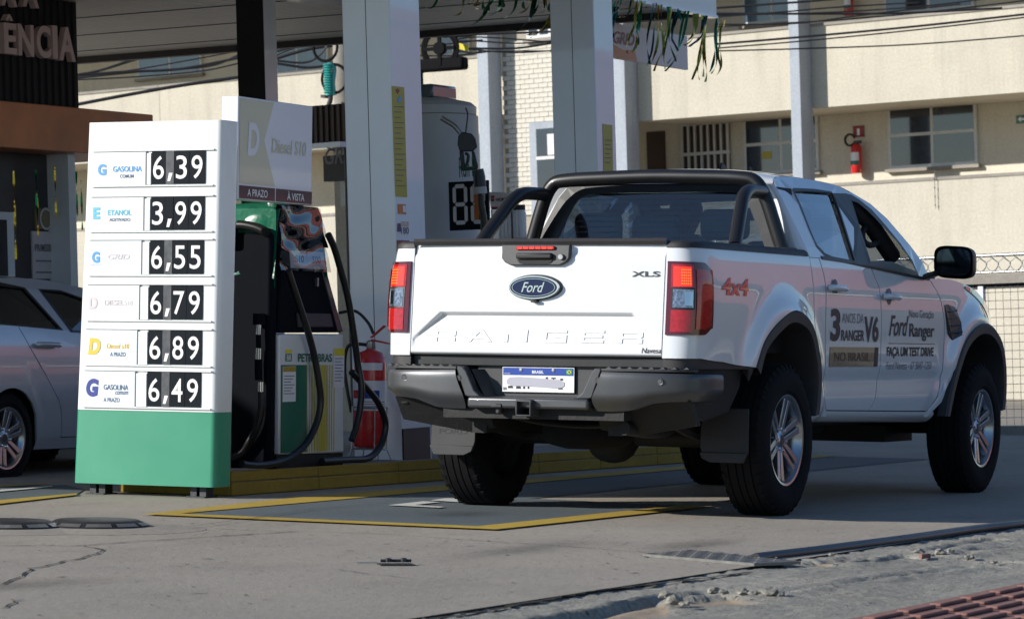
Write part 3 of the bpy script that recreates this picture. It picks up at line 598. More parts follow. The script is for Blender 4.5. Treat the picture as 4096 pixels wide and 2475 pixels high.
for s in (-1, 1):
    mb = MB(); p = smooth_path([(-.85, s*.55, .56), (-.45, s*.55, .44), (0, s*.55, .40), (.5, s*.55, .47), (.8, s*.55, .52)], 5)
    mb.tube(p, .028, 6); make('leaf_spring', mb, M['under'], T); mb = MB(); mb.tube([(-.10, s*.45, .42), (.15, s*.36, .85)], .03, 8); make('damper', mb, M['under'], T, smooth=50)
mb = MB(); mb.lathe([(0, .0), (.12, 0), (.20, .02), (.24, .06), (.24, .16), (.2, .2), (0, .2)], (-.55, -.05, .34), 'z', 28); make('spare_wheel', mb, M['rubber'], T, smooth=50)
mb = MB(); mb.tube(smooth_path([(-1.0, -.45, .46), (-.6, -.48, .44), (0, -.42, .52), (.6, -.40, .46), (1.5, -.30, .40), (2.4, -.2, .40)], 5), .034, 10); mb.lathe([(.05, 0), (.10, .05), (.10, .5), (.05, .55)], (1.1, -.32, .38), 'x', 14); make('exhaust', mb, M['under'], T, smooth=50)
mb = MB(); mb.box((.5, .05, .33), (1.7, .62, .5)); make('fuel_tank', mb, M['under'], T, bevel=.04)
mb = MB(); mb.tube(smooth_path([(-.9, .2, .5), (-.85, .05, .47), (-.8, -.2, .46), (-.8, -.4, .50)], 5), .012, 6); make('brake_line', mb, M['under'], T)
mb = MB(); mb.tube([(3.27, -.74, .39), (3.27, .74, .39)], .04, 10); mb.box((3.0, -.4, .30), (3.5, .4, .40)); make('front_axle', mb, M['under'], T)
# ---- wheels
def wheel_parts(nm, parent, loc, s, R=.394, W=.128, rr=.235):
    e = bpy.data.objects.new(nm, None); link(e, parent); e.location = loc; e.rotation_euler = (0, 0, 0 if s < 0 else PI)
    # local: outer face towards -y
    mb = MB(); k = R/.394
    prof = [(rr-.01, W*.72), (rr, W*.84), (rr+.02, W*.96), (.30*k, W*1.0), (.345*k, W*.97), (.372*k, W*.86), (R-.006, W*.74)]
    tr = []
    for g0, g1 in ((.52, .46), (.17, .11), (-.11, -.17), (-.46, -.52)):
        tr += [(R, W*g0), (R-.010, W*(g0-.01)), (R-.010, W*(g1+.01)), (R, W*g1)]
    full = prof+tr+[(r, -h) for r, h in prof[::-1]]
    mb.lathe([(r, h) for r, h in full], (0, 0, 0), 'y', 72, caps=False)
    for q in range(40):
        t = 2*PI*q/40; ct, st_ = math.cos(t), math.sin(t); d = .018
        for sg in (-1, 1):
            mb.add([((R-.004+dr)*math.cos(t+da), sg*yy, (R-.004+dr)*math.sin(t+da)) for dr, yy, da in ((-.030, W*.93, -.035), (-.030, W*.93, .035), (.004, W*.62, -.030), (.004, W*.62, .030), (.003, W*.80, -.032), (.003, W*.80, .032))], [(0, 1, 5, 4), (4, 5, 3, 2), (0, 4, 2), (1, 3, 5)])
    make('tyre', mb, M['rubber'], e, smooth=28)
    rim = MB(); rim.lathe([(rr-.012, W*.80), (rr-.012, -W*.80), (rr+.004, -W*.86), (rr+.002, -W*.90), (rr-.010, -W*.88), (rr-.022, -W*.72), (rr-.035, -W*.2), (rr-.04, W*.6)], (0, 0, 0), 'y', 56, caps=False)
    ro = make('rim', rim, M['alloy'], e, smooth=35)
    mb = MB(); mb.lathe([(0, W*.1), (rr-.03, W*.1)], (0, 0, 0), 'y', 40); make('wheel_inner', mb, M['under'], e, recalc=False)
    mb = MB(); mb.lathe([(.05, -W*.02), (.15, -W*.02), (.15, W*.05)], (0, 0, 0), 'y', 32); make('brake_disc', mb, M['alloy_dark'], e, smooth=40)
    for q in range(6):
        t = 2*PI*q/6+.35; u = np.array([math.cos(t), 0, math.sin(t)]); v = np.array([-math.sin(t), 0, math.cos(t)]); Y = np.array([0, 1., 0])
        for sg in (-1, 1):
            a = [u*.045+v*sg*.004, u*.045+v*sg*.034, u*(rr-.022)+v*sg*.044, u*(rr-.022)+v*sg*.010]
            yy = [-W*.62, -W*.62, -W*.80, -W*.80]
            mb = MB(); mb.add([p+Y*y_ for p, y_ in zip(a, yy)]+[p+Y*(y_+.035) for p, y_ in zip(a, yy)], [(0, 1, 2, 3), (7, 6, 5, 4), (0, 4, 5, 1), (1, 5, 6, 2), (2, 6, 7, 3), (3, 7, 4, 0)])
            make('spoke', mb, M['alloy'], ro, bevel=.004)
        a = [u*.06+v*-.006, u*.06+v*.006, u*(rr-.024)+v*.014, u*(rr-.024)-v*.014]; yy = [-W*.50, -W*.50, -W*.66, -W*.66]
        mb = MB(); mb.add([p+Y*y_ for p, y_ in zip(a, yy)]+[p+Y*(y_+.02) for p, y_ in zip(a, yy)], [(0, 1, 2, 3), (7, 6, 5, 4), (0, 4, 5, 1), (1, 5, 6, 2), (2, 6, 7, 3), (3, 7, 4, 0)]); make('spoke_web', mb, M['alloy_dark'], ro)
        mb = MB(); c_ = u*.058; t2 = t+PI/6; c_ = np.array([math.cos(t2), 0, math.sin(t2)])*.060; mb.lathe([(0, -.016), (.008, -.014), (.010, 0), (.010, .01)], (c_[0], -W*.60, c_[2]), 'y', 8); make('wheel_nut', mb, M['chrome'], ro)
    mb = MB(); mb.lathe([(0, -W*.70), (.03, -W*.69), (.038, -W*.64), (.075, -W*.56), (.085, -W*.3), (.085, 0)], (0, 0, 0), 'y', 28); make('hub', mb, M['alloy'], ro, smooth=30)
    mb = MB(); mb.lathe([(0, -W*.715), (.026, -W*.71), (.028, -W*.68)], (0, 0, 0), 'y', 20); make('hub_cap', mb, M['alloy_dark'], ro, smooth=30)
    return e
w0 = wheel_parts('wheel', T, (0, -.812, .392), -1)
for x_, s in ((3.27, -1), (0, 1), (3.27, 1)):
    c_ = copy_tree(w0, T); c_.location = (x_, s*.812, .392); c_.rotation_euler = (0, 0, 0 if s < 0 else PI)
# ---- sports bar
def rounded(pts, r, n=6):
    P = [np.asarray(p, float) for p in pts]; out = [P[0]]
    for i in range(1, len(P)-1):
        a = P[i-1]-P[i]; b = P[i+1]-P[i]; la = min(r, np.linalg.norm(a)*.48); lb = min(r, np.linalg.norm(b)*.48); A = P[i]+a/np.linalg.norm(a)*la; B = P[i]+b/np.linalg.norm(b)*lb
        for k in range(n+1):
            t = k/n; out.append((1-t)**2*A+2*t*(1-t)*P[i]+t*t*B)
    return out+[P[-1]]
mb = MB(); mb.tube(rounded([(.37, .745, 1.385), (.355, .625, 1.755), (.35, .50, 1.775), (.35, 0, 1.788), (.35, -.50, 1.775), (.355, -.625, 1.755), (.37, -.745, 1.385)], .16, 8), .038, 16); sb = make('sports_bar', mb, M['satin_black'], T, smooth=60)
for s in (-1, 1):
    mb = MB(); mb.tube(rounded([(-.28, s*.738, 1.385), (.03, s*.66, 1.690), (.34, s*.64, 1.695)], .12, 7), .036, 14); make('bar_stay', mb, M['satin_black'], sb, smooth=60)
    mb = MB(); mb.box((-.36, s*.75-.045, 1.388), (-.20, s*.75+.045, 1.40)); mb.box((.28, s*.76-.045, 1.388), (.45, s*.76+.045, 1.40)); make('bar_foot', mb, M['satin_black'], sb, bevel=.004)
# ---- door lettering (right side)
def onS(x0, z0): return lambda u, v: (x0+u, -(ys(x0+u, z0+v)+.003), z0+v)
for body, x0, x1, z0, z1, m, wt, sh in [('3', .727, .874, .906, 1.084, 'ink_brown', .035, 0), ('ANOS DA', .899, 1.243, 1.007, 1.061, 'ink_grey', -.004, 0), ('RANGER', .894, 1.26, .910, .970, 'ink_brown', .02, 0), ('V6', 1.255, 1.492, .905, 1.050, 'ink_brown', .03, 0),
        ('Nova Geração', 2.006, 2.441, 1.038, 1.095, 'ink_grey', .006, 0), ('Ford', 1.669, 1.995, .941, 1.058, 'ink_brown', .012, .35), ('Ranger', 2.016, 2.458, .915, 1.016, 'ink_brown', .02, 0),
        ('FAÇA UM TEST DRIVE', 1.646, 2.46, .815, .880, 'ink', .03, 0), ('Ford Navesa - 67 3047-1250', 1.656, 2.439, .752, .795, 'ink_grey', -.003, 0)]:
    V, Fc = text2d(body, x1-x0, z1-z0, wt, sh); f_ = onS(x0, z0)
    if body == '3': f_ = (lambda u, v: (.727+u*1.0, -(ys(.727+u, .906+v)+.003), .906+v))
    mb = MB().add([f_(*p) for p in V], Fc); make('door_lettering', mb, M[m], rd if x0 < 1.5 else fd, recalc=False)
# words sit on the right-hand doors
for o in [o for o in bpy.data.objects if o.name.startswith('door_lettering')]: o.parent = [c for c in T.children if c.name.startswith('rear_door' if o.parent == rd else 'front_door')][0]
RD = [c for c in T.children if c.name.startswith('rear_door')][0]; FD = [c for c in T.children if c.name.startswith('front_door')][0]
mb = MB(); mb.grid(lambda a, b: (lambda x, z: (x, -(ys(x, z)+.003), z))(.729+a*.772, .768+b*.108), 16, 4); make('ochre_sticker', mb, M['ochre_vinyl'], RD, recalc=False)
mb = MB(); mb.grid(lambda a, b: (lambda x, z: (x, -(ys(x, z)+.0045), z))(1.44+a*.055, .768+b*.108), 4, 4); make('sticker_edge', mb, M['ink_brown'], RD, recalc=False)
word('sticker_lettering', 'NO BRASIL', .56, .046, lambda u, v: (.80+u, -(ys(.80+u, .80+v)+.005), .80+v), M['ink_brown'], RD, -.01)
mb = MB(); mb.grid(lambda a, b: (lambda x, z: (x, -(ys(x, z)+.003), z))(1.665+a*.811, .897+b*.004), 16, 1); make('door_line', mb, M['ink_brown'], FD, recalc=False)
V, Fc = text2d('4x4', .36, .088, .03, .2); BS = [c for c in T.children if c.name.startswith('bed_side')][0]
mb = MB().add([(-.817+p[0], -(ys(-.817+p[0], 1.128+p[1])+.004), 1.128+p[1]) for p in V], Fc); make('decal_4x4', mb, M['ink_red'], BS, recalc=False)
# ---- interior
mb = MB(); mb.box((.56, -.78, .60), (2.45, .78, .66)); mb.box((2.15, -.74, .80), (2.45, .74, 1.22)); make('cab_floor', mb, M['interior'], T, bevel=.03)
def headrest(x, y, z, par, w_=.14):
    mb = MB(); mb.box((x-.05, y-w_, z-.085), (x+.05, y+w_, z+.085)); make('headrest', mb, M['seat'], par, bevel=.045, seg=4)
    mb = MB(); mb.tube([(x, y-.055, z-.2), (x, y-.055, z-.05)], .007, 6); mb.tube([(x, y+.055, z-.2), (x, y+.055, z-.05)], .007, 6); make('headrest_post', mb, M['chrome'], par)
mb = MB(); mb.prism([(.60, -.66, .95), (.76, -.66, .95), (.68, -.66, 1.42), (.58, -.66, 1.42)], (0, 1.32, 0)); mb.box((.70, -.66, .85), (1.15, .66, 1.0)); rs = make('rear_seat', mb, M['seat'], T, bevel=.04, seg=3)
p = fx(1580, 545, .66); headrest(.66, p[1], 1.50, rs); p = fx(1745, 520, .66); headrest(.66, p[1], 1.535, rs); headrest(.66, .46, 1.52, rs)
for y in (.37, -.37):
    mb = MB(); mb.prism([(1.48, y-.25, .95), (1.64, y-.25, .95), (1.46, y-.21, 1.47), (1.34, y-.21, 1.47)], (0, .46, 0)); mb.box((1.5, y-.25, .85), (2.0, y+.25, 1.02)); fs_ = make('front_seat', mb, M['seat'], T, bevel=.05, seg=3); headrest(1.41, y, 1.575, fs_)
mb = MB(); t_ = [(.19*math.cos(a), .19*math.sin(a)) for a in [2*PI*k/24 for k in range(25)]]; mb.tube([(2.02+.35*b, .37+a, 1.17+.93*b) for a, b in t_], .015, 8, caps=False); mb.tube([(2.02, .37, 1.17), (2.3, .37, 1.05)], .03, 8); make('steering_wheel', mb, M['interior'], T, smooth=60)
mb = MB(); mb.box((1.98, -.13, 1.61), (2.01, .13, 1.685)); make('inner_mirror', mb, M['interior'], T, bevel=.02)
for s in (-1, 1):
    mb = MB(); mb.prism([(.60, s*.60, 1.70), (.62, s*.60, 1.70), (.70, s*.72, 1.40), (.68, s*.72, 1.40)], (0, s*.035, 0)); make('seat_belt', mb, M['orange'], T)
# ---- driver
def skin_fig(name, verts, edges, m, parent=None, root=0, sub=2):
    me = bpy.data.meshes.new(name); me.from_pydata([v[:3] for v in verts], edges, []); o = link(bpy.data.objects.new(name, me), parent)
    me.materials.append(m); sk = o.modifiers.new('skin', 'SKIN'); sk.use_smooth_shade = True
    for i, v in enumerate(verts): me.skin_vertices[0].data[i].radius = (v[3], v[4] if len(v) > 4 else v[3]); me.skin_vertices[0].data[i].use_root = (i == root)
    ss = o.modifiers.new('sub', 'SUBSURF'); ss.levels = sub; ss.render_levels = sub; return o
px, py = 1.66, .355
pe = thing('person', 'driver in a dark shirt with short black hair seated in the pickup cab', 'person', (px, py, 1.0))
Vp = [(0, 0, 0, .15, .17), (-.03, 0, .18, .13, .16), (-.06, 0, .36, .13, .18), (-.06, 0, .45, .09, .14), (-.03, 0, .50, .055), (-.005, 0, .555, .06), (.012, 0, .60, .088, .075), (.012, 0, .66, .09, .08), (.0, 0, .715, .06)]
Ep = [(i, i+1) for i in range(8)]
for s in (-1, 1):
    b = len(Vp); Vp += [(-.05, s*.19, .41, .062), (.06, s*.24, .22, .048), (.26, s*.17, .16, .036), (.33, s*.16, .19, .030), (.37, s*.155, .21, .026)]; Ep += [(3, b), (b, b+1), (b+1, b+2), (b+2, b+3), (b+3, b+4)]
    for k in range(4):
        j = len(Vp); Vp += [(.395, s*(.175-k*.017), .225+.004*k, .0085), (.405, s*(.17-k*.017), .19, .008), (.385, s*(.168-k*.016), .175, .0075)]; Ep += [(b+4, j), (j, j+1), (j+1, j+2)]
    j = len(Vp); Vp += [(.36, s*.115, .225, .009), (.378, s*.105, .24, .008)]; Ep += [(b+4, j), (j, j+1)]
    b = len(Vp); Vp += [(.04, s*.10, -.02, .10), (.42, s*.13, .06, .075), (.62, s*.13, -.28, .05), (.72, s*.13, -.32, .04)]; Ep += [(0, b), (b, b+1), (b+1, b+2), (b+2, b+3)]
skin_fig('body', Vp, Ep, M['skin'], pe)
mb = MB(); mb.lathe([(0, .105), (.05, .098), (.082, .07), (.098, .02), (.096, -.03), (.085, -.06)], (-.01, 0, .655), 'z', 20); make('hair', mb, M['hair'], pe, smooth=60)
for s in (-1, 1): mb = MB(); mb.lathe([(0, -.01), (.018, -.008), (.022, .01), (0, .016)], (.005, s*.086, .628), 'y', 10); make('ear', mb, M['skin'], pe, smooth=60)
mb = MB(); mb.prism([(.092, -.012, .605), (.092, .012, .605), (.088, .006, .645), (.088, -.006, .645)], (.022, 0, -.008)); make('nose', mb, M['skin'], pe, bevel=.004)
skin_fig('shirt', [(0, 0, .0, .165, .19), (-.03, 0, .18, .145, .175), (-.06, 0, .36, .142, .195), (-.06, 0, .445, .10, .15)]+[q for s in (-1, 1) for q in ((-.05, s*.19, .41, .075), (.04, s*.235, .26, .062))], [(0, 1), (1, 2), (2, 3), (3, 4), (4, 5), (3, 6), (6, 7)], M['shirt'], pe)
# ================================================================== ground (forecourt frame)
def src(x, y): return x/SPX, y/SPX            # photo pixel -> picture unit
def zA(x, y): return src(x/1.203, 1900+y/1.203)           # crop, left half of the foreground
def zB(x, y): return src(2048+x/1.203, 1900+y/1.203)      # crop, right half
def zC(x, y): return src(1500+x/3.08, 1900+y/3.08)
def zG(x, y): return src(x/1.527, 1500+y/1.527)
def gp(q, z=0.0): return fz(q[0], q[1], z)
def sheet(name, x0, y0, x1, y1, z, m, parent=None): return make(name, MB().poly([(x0, y0, z), (x1, y0, z), (x1, y1, z), (x0, y1, z)]), m, parent, recalc=False)
fc = struct(sheet('forecourt', -60, -2.2, 60, 60, 0, M['concrete']), 'F')
# rough, broken sidewalk: real relief next to the kerb, plain sheet beyond
def vnoise(x, y, wl, seed):
    r = np.random.RandomState(seed).rand(64, 64); fx_, fy_ = x/wl, y/wl; i, j = np.floor(fx_).astype(int), np.floor(fy_).astype(int); u, v = fx_-i, fy_-j; u = u*u*(3-2*u); v = v*v*(3-2*v)
    g = lambda a, b: r[a % 64, b % 64]
    return (g(i, j)*(1-u)+g(i+1, j)*u)*(1-v)+(g(i, j+1)*(1-u)+g(i+1, j+1)*u)*v-.5
SX0, SX1, SY0, SY1, ST_ = -9.0, 4.0, -3.40, -2.2, .024
nx_, ny_ = int((SX1-SX0)/ST_), int((SY1-SY0)/ST_); gx, gy = np.meshgrid(np.linspace(SX0, SX1, nx_+1), np.linspace(SY0, SY1, ny_+1), indexing='ij')
hgt = .008*vnoise(gx, gy, .45, 1)+.005*vnoise(gx, gy, .14, 2)+.007*vnoise(gx, gy, .055, 3)+.006*vnoise(gx, gy, .025, 4)
def polyd(pts):
    P = [gp(zB(*p))[:2] for p in pts]; d = np.full(gx.shape, 9.)
    wob = .05*vnoise(gx, gy, .12, 7)
    for a_, b_ in zip(P[:-1], P[1:]):
        t_ = np.clip(((gx-a_[0])*(b_[0]-a_[0])+(gy-a_[1])*(b_[1]-a_[1]))/max(np.sum((b_-a_)**2), 1e-9), 0, 1); d = np.minimum(d, np.hypot(gx-a_[0]-t_*(b_[0]-a_[0]), gy-a_[1]-t_*(b_[1]-a_[1])))
    return np.abs(d+wob)
for pts, dep, wd_ in [([(-300,760),(-60,720),(190,690),(400,650),(480,628),(620,605),(740,578),(930,560),(1060,570),(1240,575)], .045, .030), ([(1400,405),(1640,420),(1760,408),(1900,385),(1990,405),(2190,405),(2464,420)], .035, .024), ([(1300,550),(1640,505),(1820,480),(2200,440)], .015, .012), ([(2000,360),(2100,345),(2330,300)], .02, .014), ([(2150,380),(2240,355),(2464,340)], .02, .014)]:
    d_ = polyd(pts); hgt += -dep*np.exp(-(d_/wd_)**2)+.012*np.exp(-((d_-.07)/.035)**2)
def inpoly(P):
    ins = np.zeros(gx.shape, bool); n = len(P)
    for i in range(n):
        (x0, y0), (x1, y1) = P[i], P[(i+1) % n]; c_ = ((y0 > gy) != (y1 > gy)) & (gx < (x1-x0)*(gy-y0)/(y1-y0+1e-12)+x0); ins ^= c_
    return ins
mort = np.zeros(gx.shape, bool)
for pts in ([(150,720),(480,635),(620,612),(735,600),(760,640),(830,636),(640,668),(600,690),(420,720)], [(760,585),(1060,575),(1190,602),(1000,615),(840,610)], [(1400,425),(1500,400),(1760,385),(1820,372),(1700,400),(1480,432)]): mort |= inpoly([gp(zB(*p))[:2] for p in pts])
hgt = np.where(mort, hgt*.5-.012, hgt)
edge = np.clip(np.minimum(np.minimum(gx-SX0, SX1-gx), gy-SY0)/.12, 0, 1); hgt = (hgt-.010)*edge
mbs = MB(); mbs.v = [(float(x), float(y), float(z)) for x, y, z in zip(gx.ravel(), gy.ravel(), hgt.ravel())]; rw_ = ny_+1
mbs.f = [(i*rw_+j, (i+1)*rw_+j, (i+1)*rw_+j+1, i*rw_+j+1) for i in range(nx_) for j in range(ny_)]; nf_ = len(mbs.f)
for x0, y0, x1, y1 in ((-60, -3.4, SX0, -2.2), (SX1, -3.4, 60, -2.2), (-60, -6.2, 60, -3.4)): mbs.poly([(x0, y0, 0), (x1, y0, 0), (x1, y1, 0), (x0, y1, 0)])
sw = make('sidewalk', mbs, M['sidewalk'], None, smooth=60, recalc=False); sw.data.materials.append(M['patch'])
mi_ = (mort[:-1, :-1] & mort[1:, 1:]).ravel()
for k in np.nonzero(mi_)[0]: sw.data.polygons[int(k)].material_index = 1
struct(sw, 'F')
rdw = struct(sheet('road', -60, -11.2, 60, -6.36, -.13, M['asphalt']), 'F')
struct(make('kerb', MB().box((-60, -6.36, -.3), (60, -6.2, .002)), M['island_top'], None, bevel=.015), 'F')
struct(make('far_kerb', MB().box((-60, -11.36, -.3), (60, -11.2, .002)), M['island_top'], None, bevel=.015), 'F')
struct(sheet('far_sidewalk', -60, -14.0, 60, -11.36, 0, M['sidewalk']), 'F')
def flat(name, pts, z, m, parent): return make(name, MB().poly([(p[0], p[1], z) for p in pts]), m, parent, recalc=False)
# painted bay
flat('painted_bay', [(-2.0, 1.66), (-2.08, -.24), (.55, -.22), (.75, .9), (8.6, 1.2), (8.6, 2.1)], .004, M['paint_grey'], fc)
flat('yellow_line', [(-2.03, 1.71), (-2.126, -.301), (-1.94, -.11), (-1.85, 1.60)], .008, M['paint_yellow'], fc)
flat('yellow_line', [(-2.126, -.301), (.55, -.29), (.55, -.10), (-1.94, -.11)], .008, M['paint_yellow'], fc)
flat('yellow_line', [(-2.03, 1.71), (-1.85, 1.60), (8.6, 1.98), (8.6, 2.15), (-.2, 1.95)], .008, M['paint_yellow'], fc)
for nm, pts in [('a', [(160,388),(590,340),(805,350),(490,385),(860,408),(790,420)]), ('b', [(680,328),(860,303),(1150,305),(1520,333),(1450,345),(1080,322),(990,328),(1395,358),(1320,370)]), ('c', [(1400,312),(1500,309),(1710,317),(1660,327)])]:
    flat('floor_letter', [gp(zC(*p))[:2] for p in pts], .010, M['paint_white'], fc)
# next bay, left of the island
q = [gp(zG(*p))[:2] for p in [(-60, 800), (470, 738), (470, 728), (-60, 775)]]
flat('yellow_line', q, .008, M['paint_yellow'], fc)
flat('painted_bay', [gp(zG(*p))[:2] for p in [(-60, 775), (470, 729), (520, 700), (400, 672), (-60, 690)]], .004, M['paint_grey'], fc)
flat('white_line', [gp(zG(*p))[:2] for p in [(-60, 725), (130, 708), (320, 690), (320, 684), (130, 700), (-60, 712)]], .010, M['paint_white'], fc)
flat('yellow_line', [gp(zG(*p))[:2] for p in [(-60, 692), (300, 668), (300, 664), (-60, 684)]], .008, M['paint_yellow'], fc)
# joints, cracks, and a thin cast shadow drawn as dark ribbons
def crack(name, pts, w0, fn, parent, jag=.0, z=.0035, m=None):
    P = [gp(fn(*p))[:2] for p in pts]; fine = []
    for i in range(len(P)-1):
        n = max(2, int(np.linalg.norm(P[i+1]-P[i])/.05)) if jag else 2
        n = min(n, 40)
        for k in range(n): fine.append(P[i]+(P[i+1]-P[i])*k/n+(np.random.RandomState(i*50+k).randn(2)*jag if k or i else 0))
    fine.append(P[-1]); mb = MB(); n = len(fine); L_, R_ = [], []
    for i in range(n):
        t = fine[min(i+1, n-1)]-fine[max(i-1, 0)]; t = t/(np.linalg.norm(t)+1e-9); nn = np.array([-t[1], t[0]])
        ww = w0*(.45+.9*random.random() if jag else 1)*(.25 if i in (0, n-1) else 1)*.5
        L_.append((*(fine[i]+nn*ww), z)); R_.append((*(fine[i]-nn*ww), z))
    mb.add(L_+R_, [(i, i+1, n+i+1, n+i) for i in range(n-1)])
    return make(name, mb, m or M['crack'], parent, recalc=False)
crack('joint_and_shadow', [(905,257),(1240,212),(1500,172),(1875,138)], .008, zA, fc, .002, .012)
crack('joint_and_shadow', [(0,340),(365,341),(640,322),(930,303),(1250,283),(1440,272)], .012, zA, fc, .004)  # last stretch follows a wire's shadow, painted as a dark ribbon
crack('joint_and_shadow', [(1030,258),(1250,270),(1450,272),(1850,285),(2464,327)], .007, zA, fc, .002)  # long right-hand run paints a thin pole's shadow onto the slab
crack('joint_and_shadow', [(0,325),(740,380)], .008, zB, fc, .002)  # continues the painted thin shadow towards the drain plate
crack('crack', [(0,530),(60,505),(95,495),(120,475),(150,450),(215,440),(320,412),(385,402),(430,390),(490,370),(500,362),(400,342),(365,340)], .010, zA, fc, .006)
crack('crack', [(0,645),(40,630),(75,608),(120,600)], .008, zA, fc, .006)
crack('crack', [(960,405),(1000,403),(1030,408)], .012, zA, fc, .006)
crack('crack', [(1590,452),(1780,478),(2000,500)], .006, zA, fc, .006)
for k in range(70):
    x, y = random.uniform(-9, -2.4), random.uniform(-2.0, 3.0); a = random.uniform(-.5, .5); l = random.uniform(.015, .05)
    mb = MB(); mb.poly([(x-l*math.cos(a), y-l*math.sin(a), .003), (x+.006*math.sin(a), y-.007, .003), (x+l*math.cos(a), y+l*math.sin(a), .003), (x-.006*math.sin(a), y+.007, .003)]); make('chip', mb, M['crack'] if k % 3 else M['patch'], fc, recalc=False)
rs_ = np.random.RandomState(11); mb = MB()
for k in range(1500):
    x, y = rs_.uniform(-11, -.5), rs_.uniform(-2.15, 4.5); l = rs_.uniform(.006, .022); w_ = rs_.uniform(.002, .006); a = rs_.uniform(0, PI)
    ca, sa = math.cos(a), math.sin(a); mb.poly([(x-l*ca, y-l*sa, .0028), (x+w_*sa, y-w_*ca, .0028), (x+l*ca, y+l*sa, .0028), (x-w_*sa, y+w_*ca, .0028)])
o = make('surface_pits', mb, M['crack'], fc, recalc=False); o['kind'] = 'stuff'
def stain_mat():
    m = bpy.data.materials.new('oil stain'); m.use_nodes = True; t = m.node_tree; N = t.nodes; L = t.links; b = N['Principled BSDF']; b.inputs['Base Color'].default_value = (.05, .045, .04, 1); b.inputs['Roughness'].default_value = .6
    tc = N.new('ShaderNodeTexCoord'); g = N.new('ShaderNodeTexGradient'); g.gradient_type = 'SPHERICAL'; L.new(tc.outputs['Object'], g.inputs[0]); n = N.new('ShaderNodeTexNoise'); n.inputs['Scale'].default_value = 4; n.inputs['Detail'].default_value = 8; n.inputs['Roughness'].default_value = .7; L.new(tc.outputs['Object'], n.inputs['Vector'])
    mu = N.new('ShaderNodeMath'); mu.operation = 'MULTIPLY'; L.new(g.outputs['Fac'], mu.inputs[0]); L.new(n.outputs['Fac'], mu.inputs[1]); mr = N.new('ShaderNodeMapRange'); mr.inputs[1].default_value = .12; mr.inputs[2].default_value = .5; mr.inputs[4].default_value = .28; L.new(mu.outputs[0], mr.inputs[0]); L.new(mr.outputs[0], b.inputs['Alpha']); return m
M['oil'] = stain_mat()
for x, y, sx, sy, r_ in [(-4.6, 1.9, .9, .30, .2), (-6.2, -.4, .7, .28, -.1), (-3.3, -1.0, 1.2, .22, .05), (-5.4, .8, .5, .4, .4), (-2.7, 2.9, .6, .3, 0), (-7.0, 1.4, .8, .5, .3), (-2.6, -1.5, .9, .25, .1), (-1.0, .45, .5, .3, .2)]:
    o = make('oil_stain', MB().poly([(-1, -1, 0), (1, -1, 0), (1, 1, 0), (-1, 1, 0)]), M['oil'], fc, recalc=False); o.location = (x, y, .0085); o.scale = (sx, sy, 1); o.rotation_euler = (0, 0, r_)
make('slab_edge', MB().box((-30, -2.2025, -.08), (30, -2.196, -.0015)), M['crack'], fc)
crack('kerb_joint', [(-900,760),(-80,640),(0,620),(430,545),(750,510),(1160,460)], .030, zB, sw, .006, -.003)
# lumps of broken concrete along the kerb
def stone(q, r, lab, fn=zB):
    r *= .5
    c = gp(fn(*q)); rs_ = np.random.RandomState(int(q[0])); b = bmesh.new(); bmesh.ops.create_icosphere(b, subdivisions=2, radius=r)
    for v in b.verts:
        d = .65+.6*rs_.rand(); v.co = Vector((v.co.x*d*1.25, v.co.y*d, v.co.z*d*.55))
    zmin = min(v.co.z for v in b.verts)
    me = bpy.data.meshes.new('stone'); b.to_mesh(me); b.free(); me.materials.append(M['sidewalk']); o = link(bpy.data.objects.new('concrete_fragment', me)); o.location = (c[0], c[1], -zmin*.8)
    bpy.context.view_layer.update(); return tag(o, lab, 'rubble', 'broken concrete fragments', frame='F')
lab_s = 'pale lump of broken concrete on the sidewalk, %s from left'
for i_, (q, r) in enumerate(sorted([((740,590),.05), ((780,620),.06), ((830,628),.035), ((970,568),.045), ((1020,572),.035), ((1110,575),.05), ((1160,578),.04), ((1240,580),.06), ((1290,582),.04), ((1210,570),.035), ((1540,388),.03), ((1960,380),.05), ((2060,380),.05), ((2200,405),.045), ((2110,372),.035), ((2260,315),.03), ((855,372),.025), ((2320,424),.03)])): stone(q, r, lab_s % ORD[i_])
mb = MB(); c = gp(zB(1965, 400)); b_ = [(c[0]-.04, c[1]-.02), (c[0]+.05, c[1]-.03), (c[0]+.035, c[1]+.02)]
mb.prism([(x, y, .0) for x, y in b_], (0, 0, .02)); tag(make('tile_shard', mb, M['tactile'], None, bevel=.003), 'small reddish tile shard lying in the broken sidewalk', 'rubble', frame='F')
# tactile paving: red tile strip with raised bars
tp = struct(flat('tactile_paving', [(-7.0, -3.42), (-7.0, -4.3), (-2.2, -4.3), (-2.2, -3.42)], .005, M['tactile'], None), 'F')
bar = None
for r_ in range(8):
    for k in range(14):
        x = -6.75+k*.33+(.165 if r_ % 2 else 0); y = -3.50-r_*.10
        if bar is None:
            mb = MB(); mb.prism([(-.14, -.022, .005), (.14, -.022, .005), (.14, .022, .005), (-.14, .022, .005)], (0, 0, .012)); bar = make('raised_bar', mb, M['tactile'], tp, bevel=.005); o = bar
        else: o = bar.copy(); COL.objects.link(o)
        o.location = (x, y, 0)
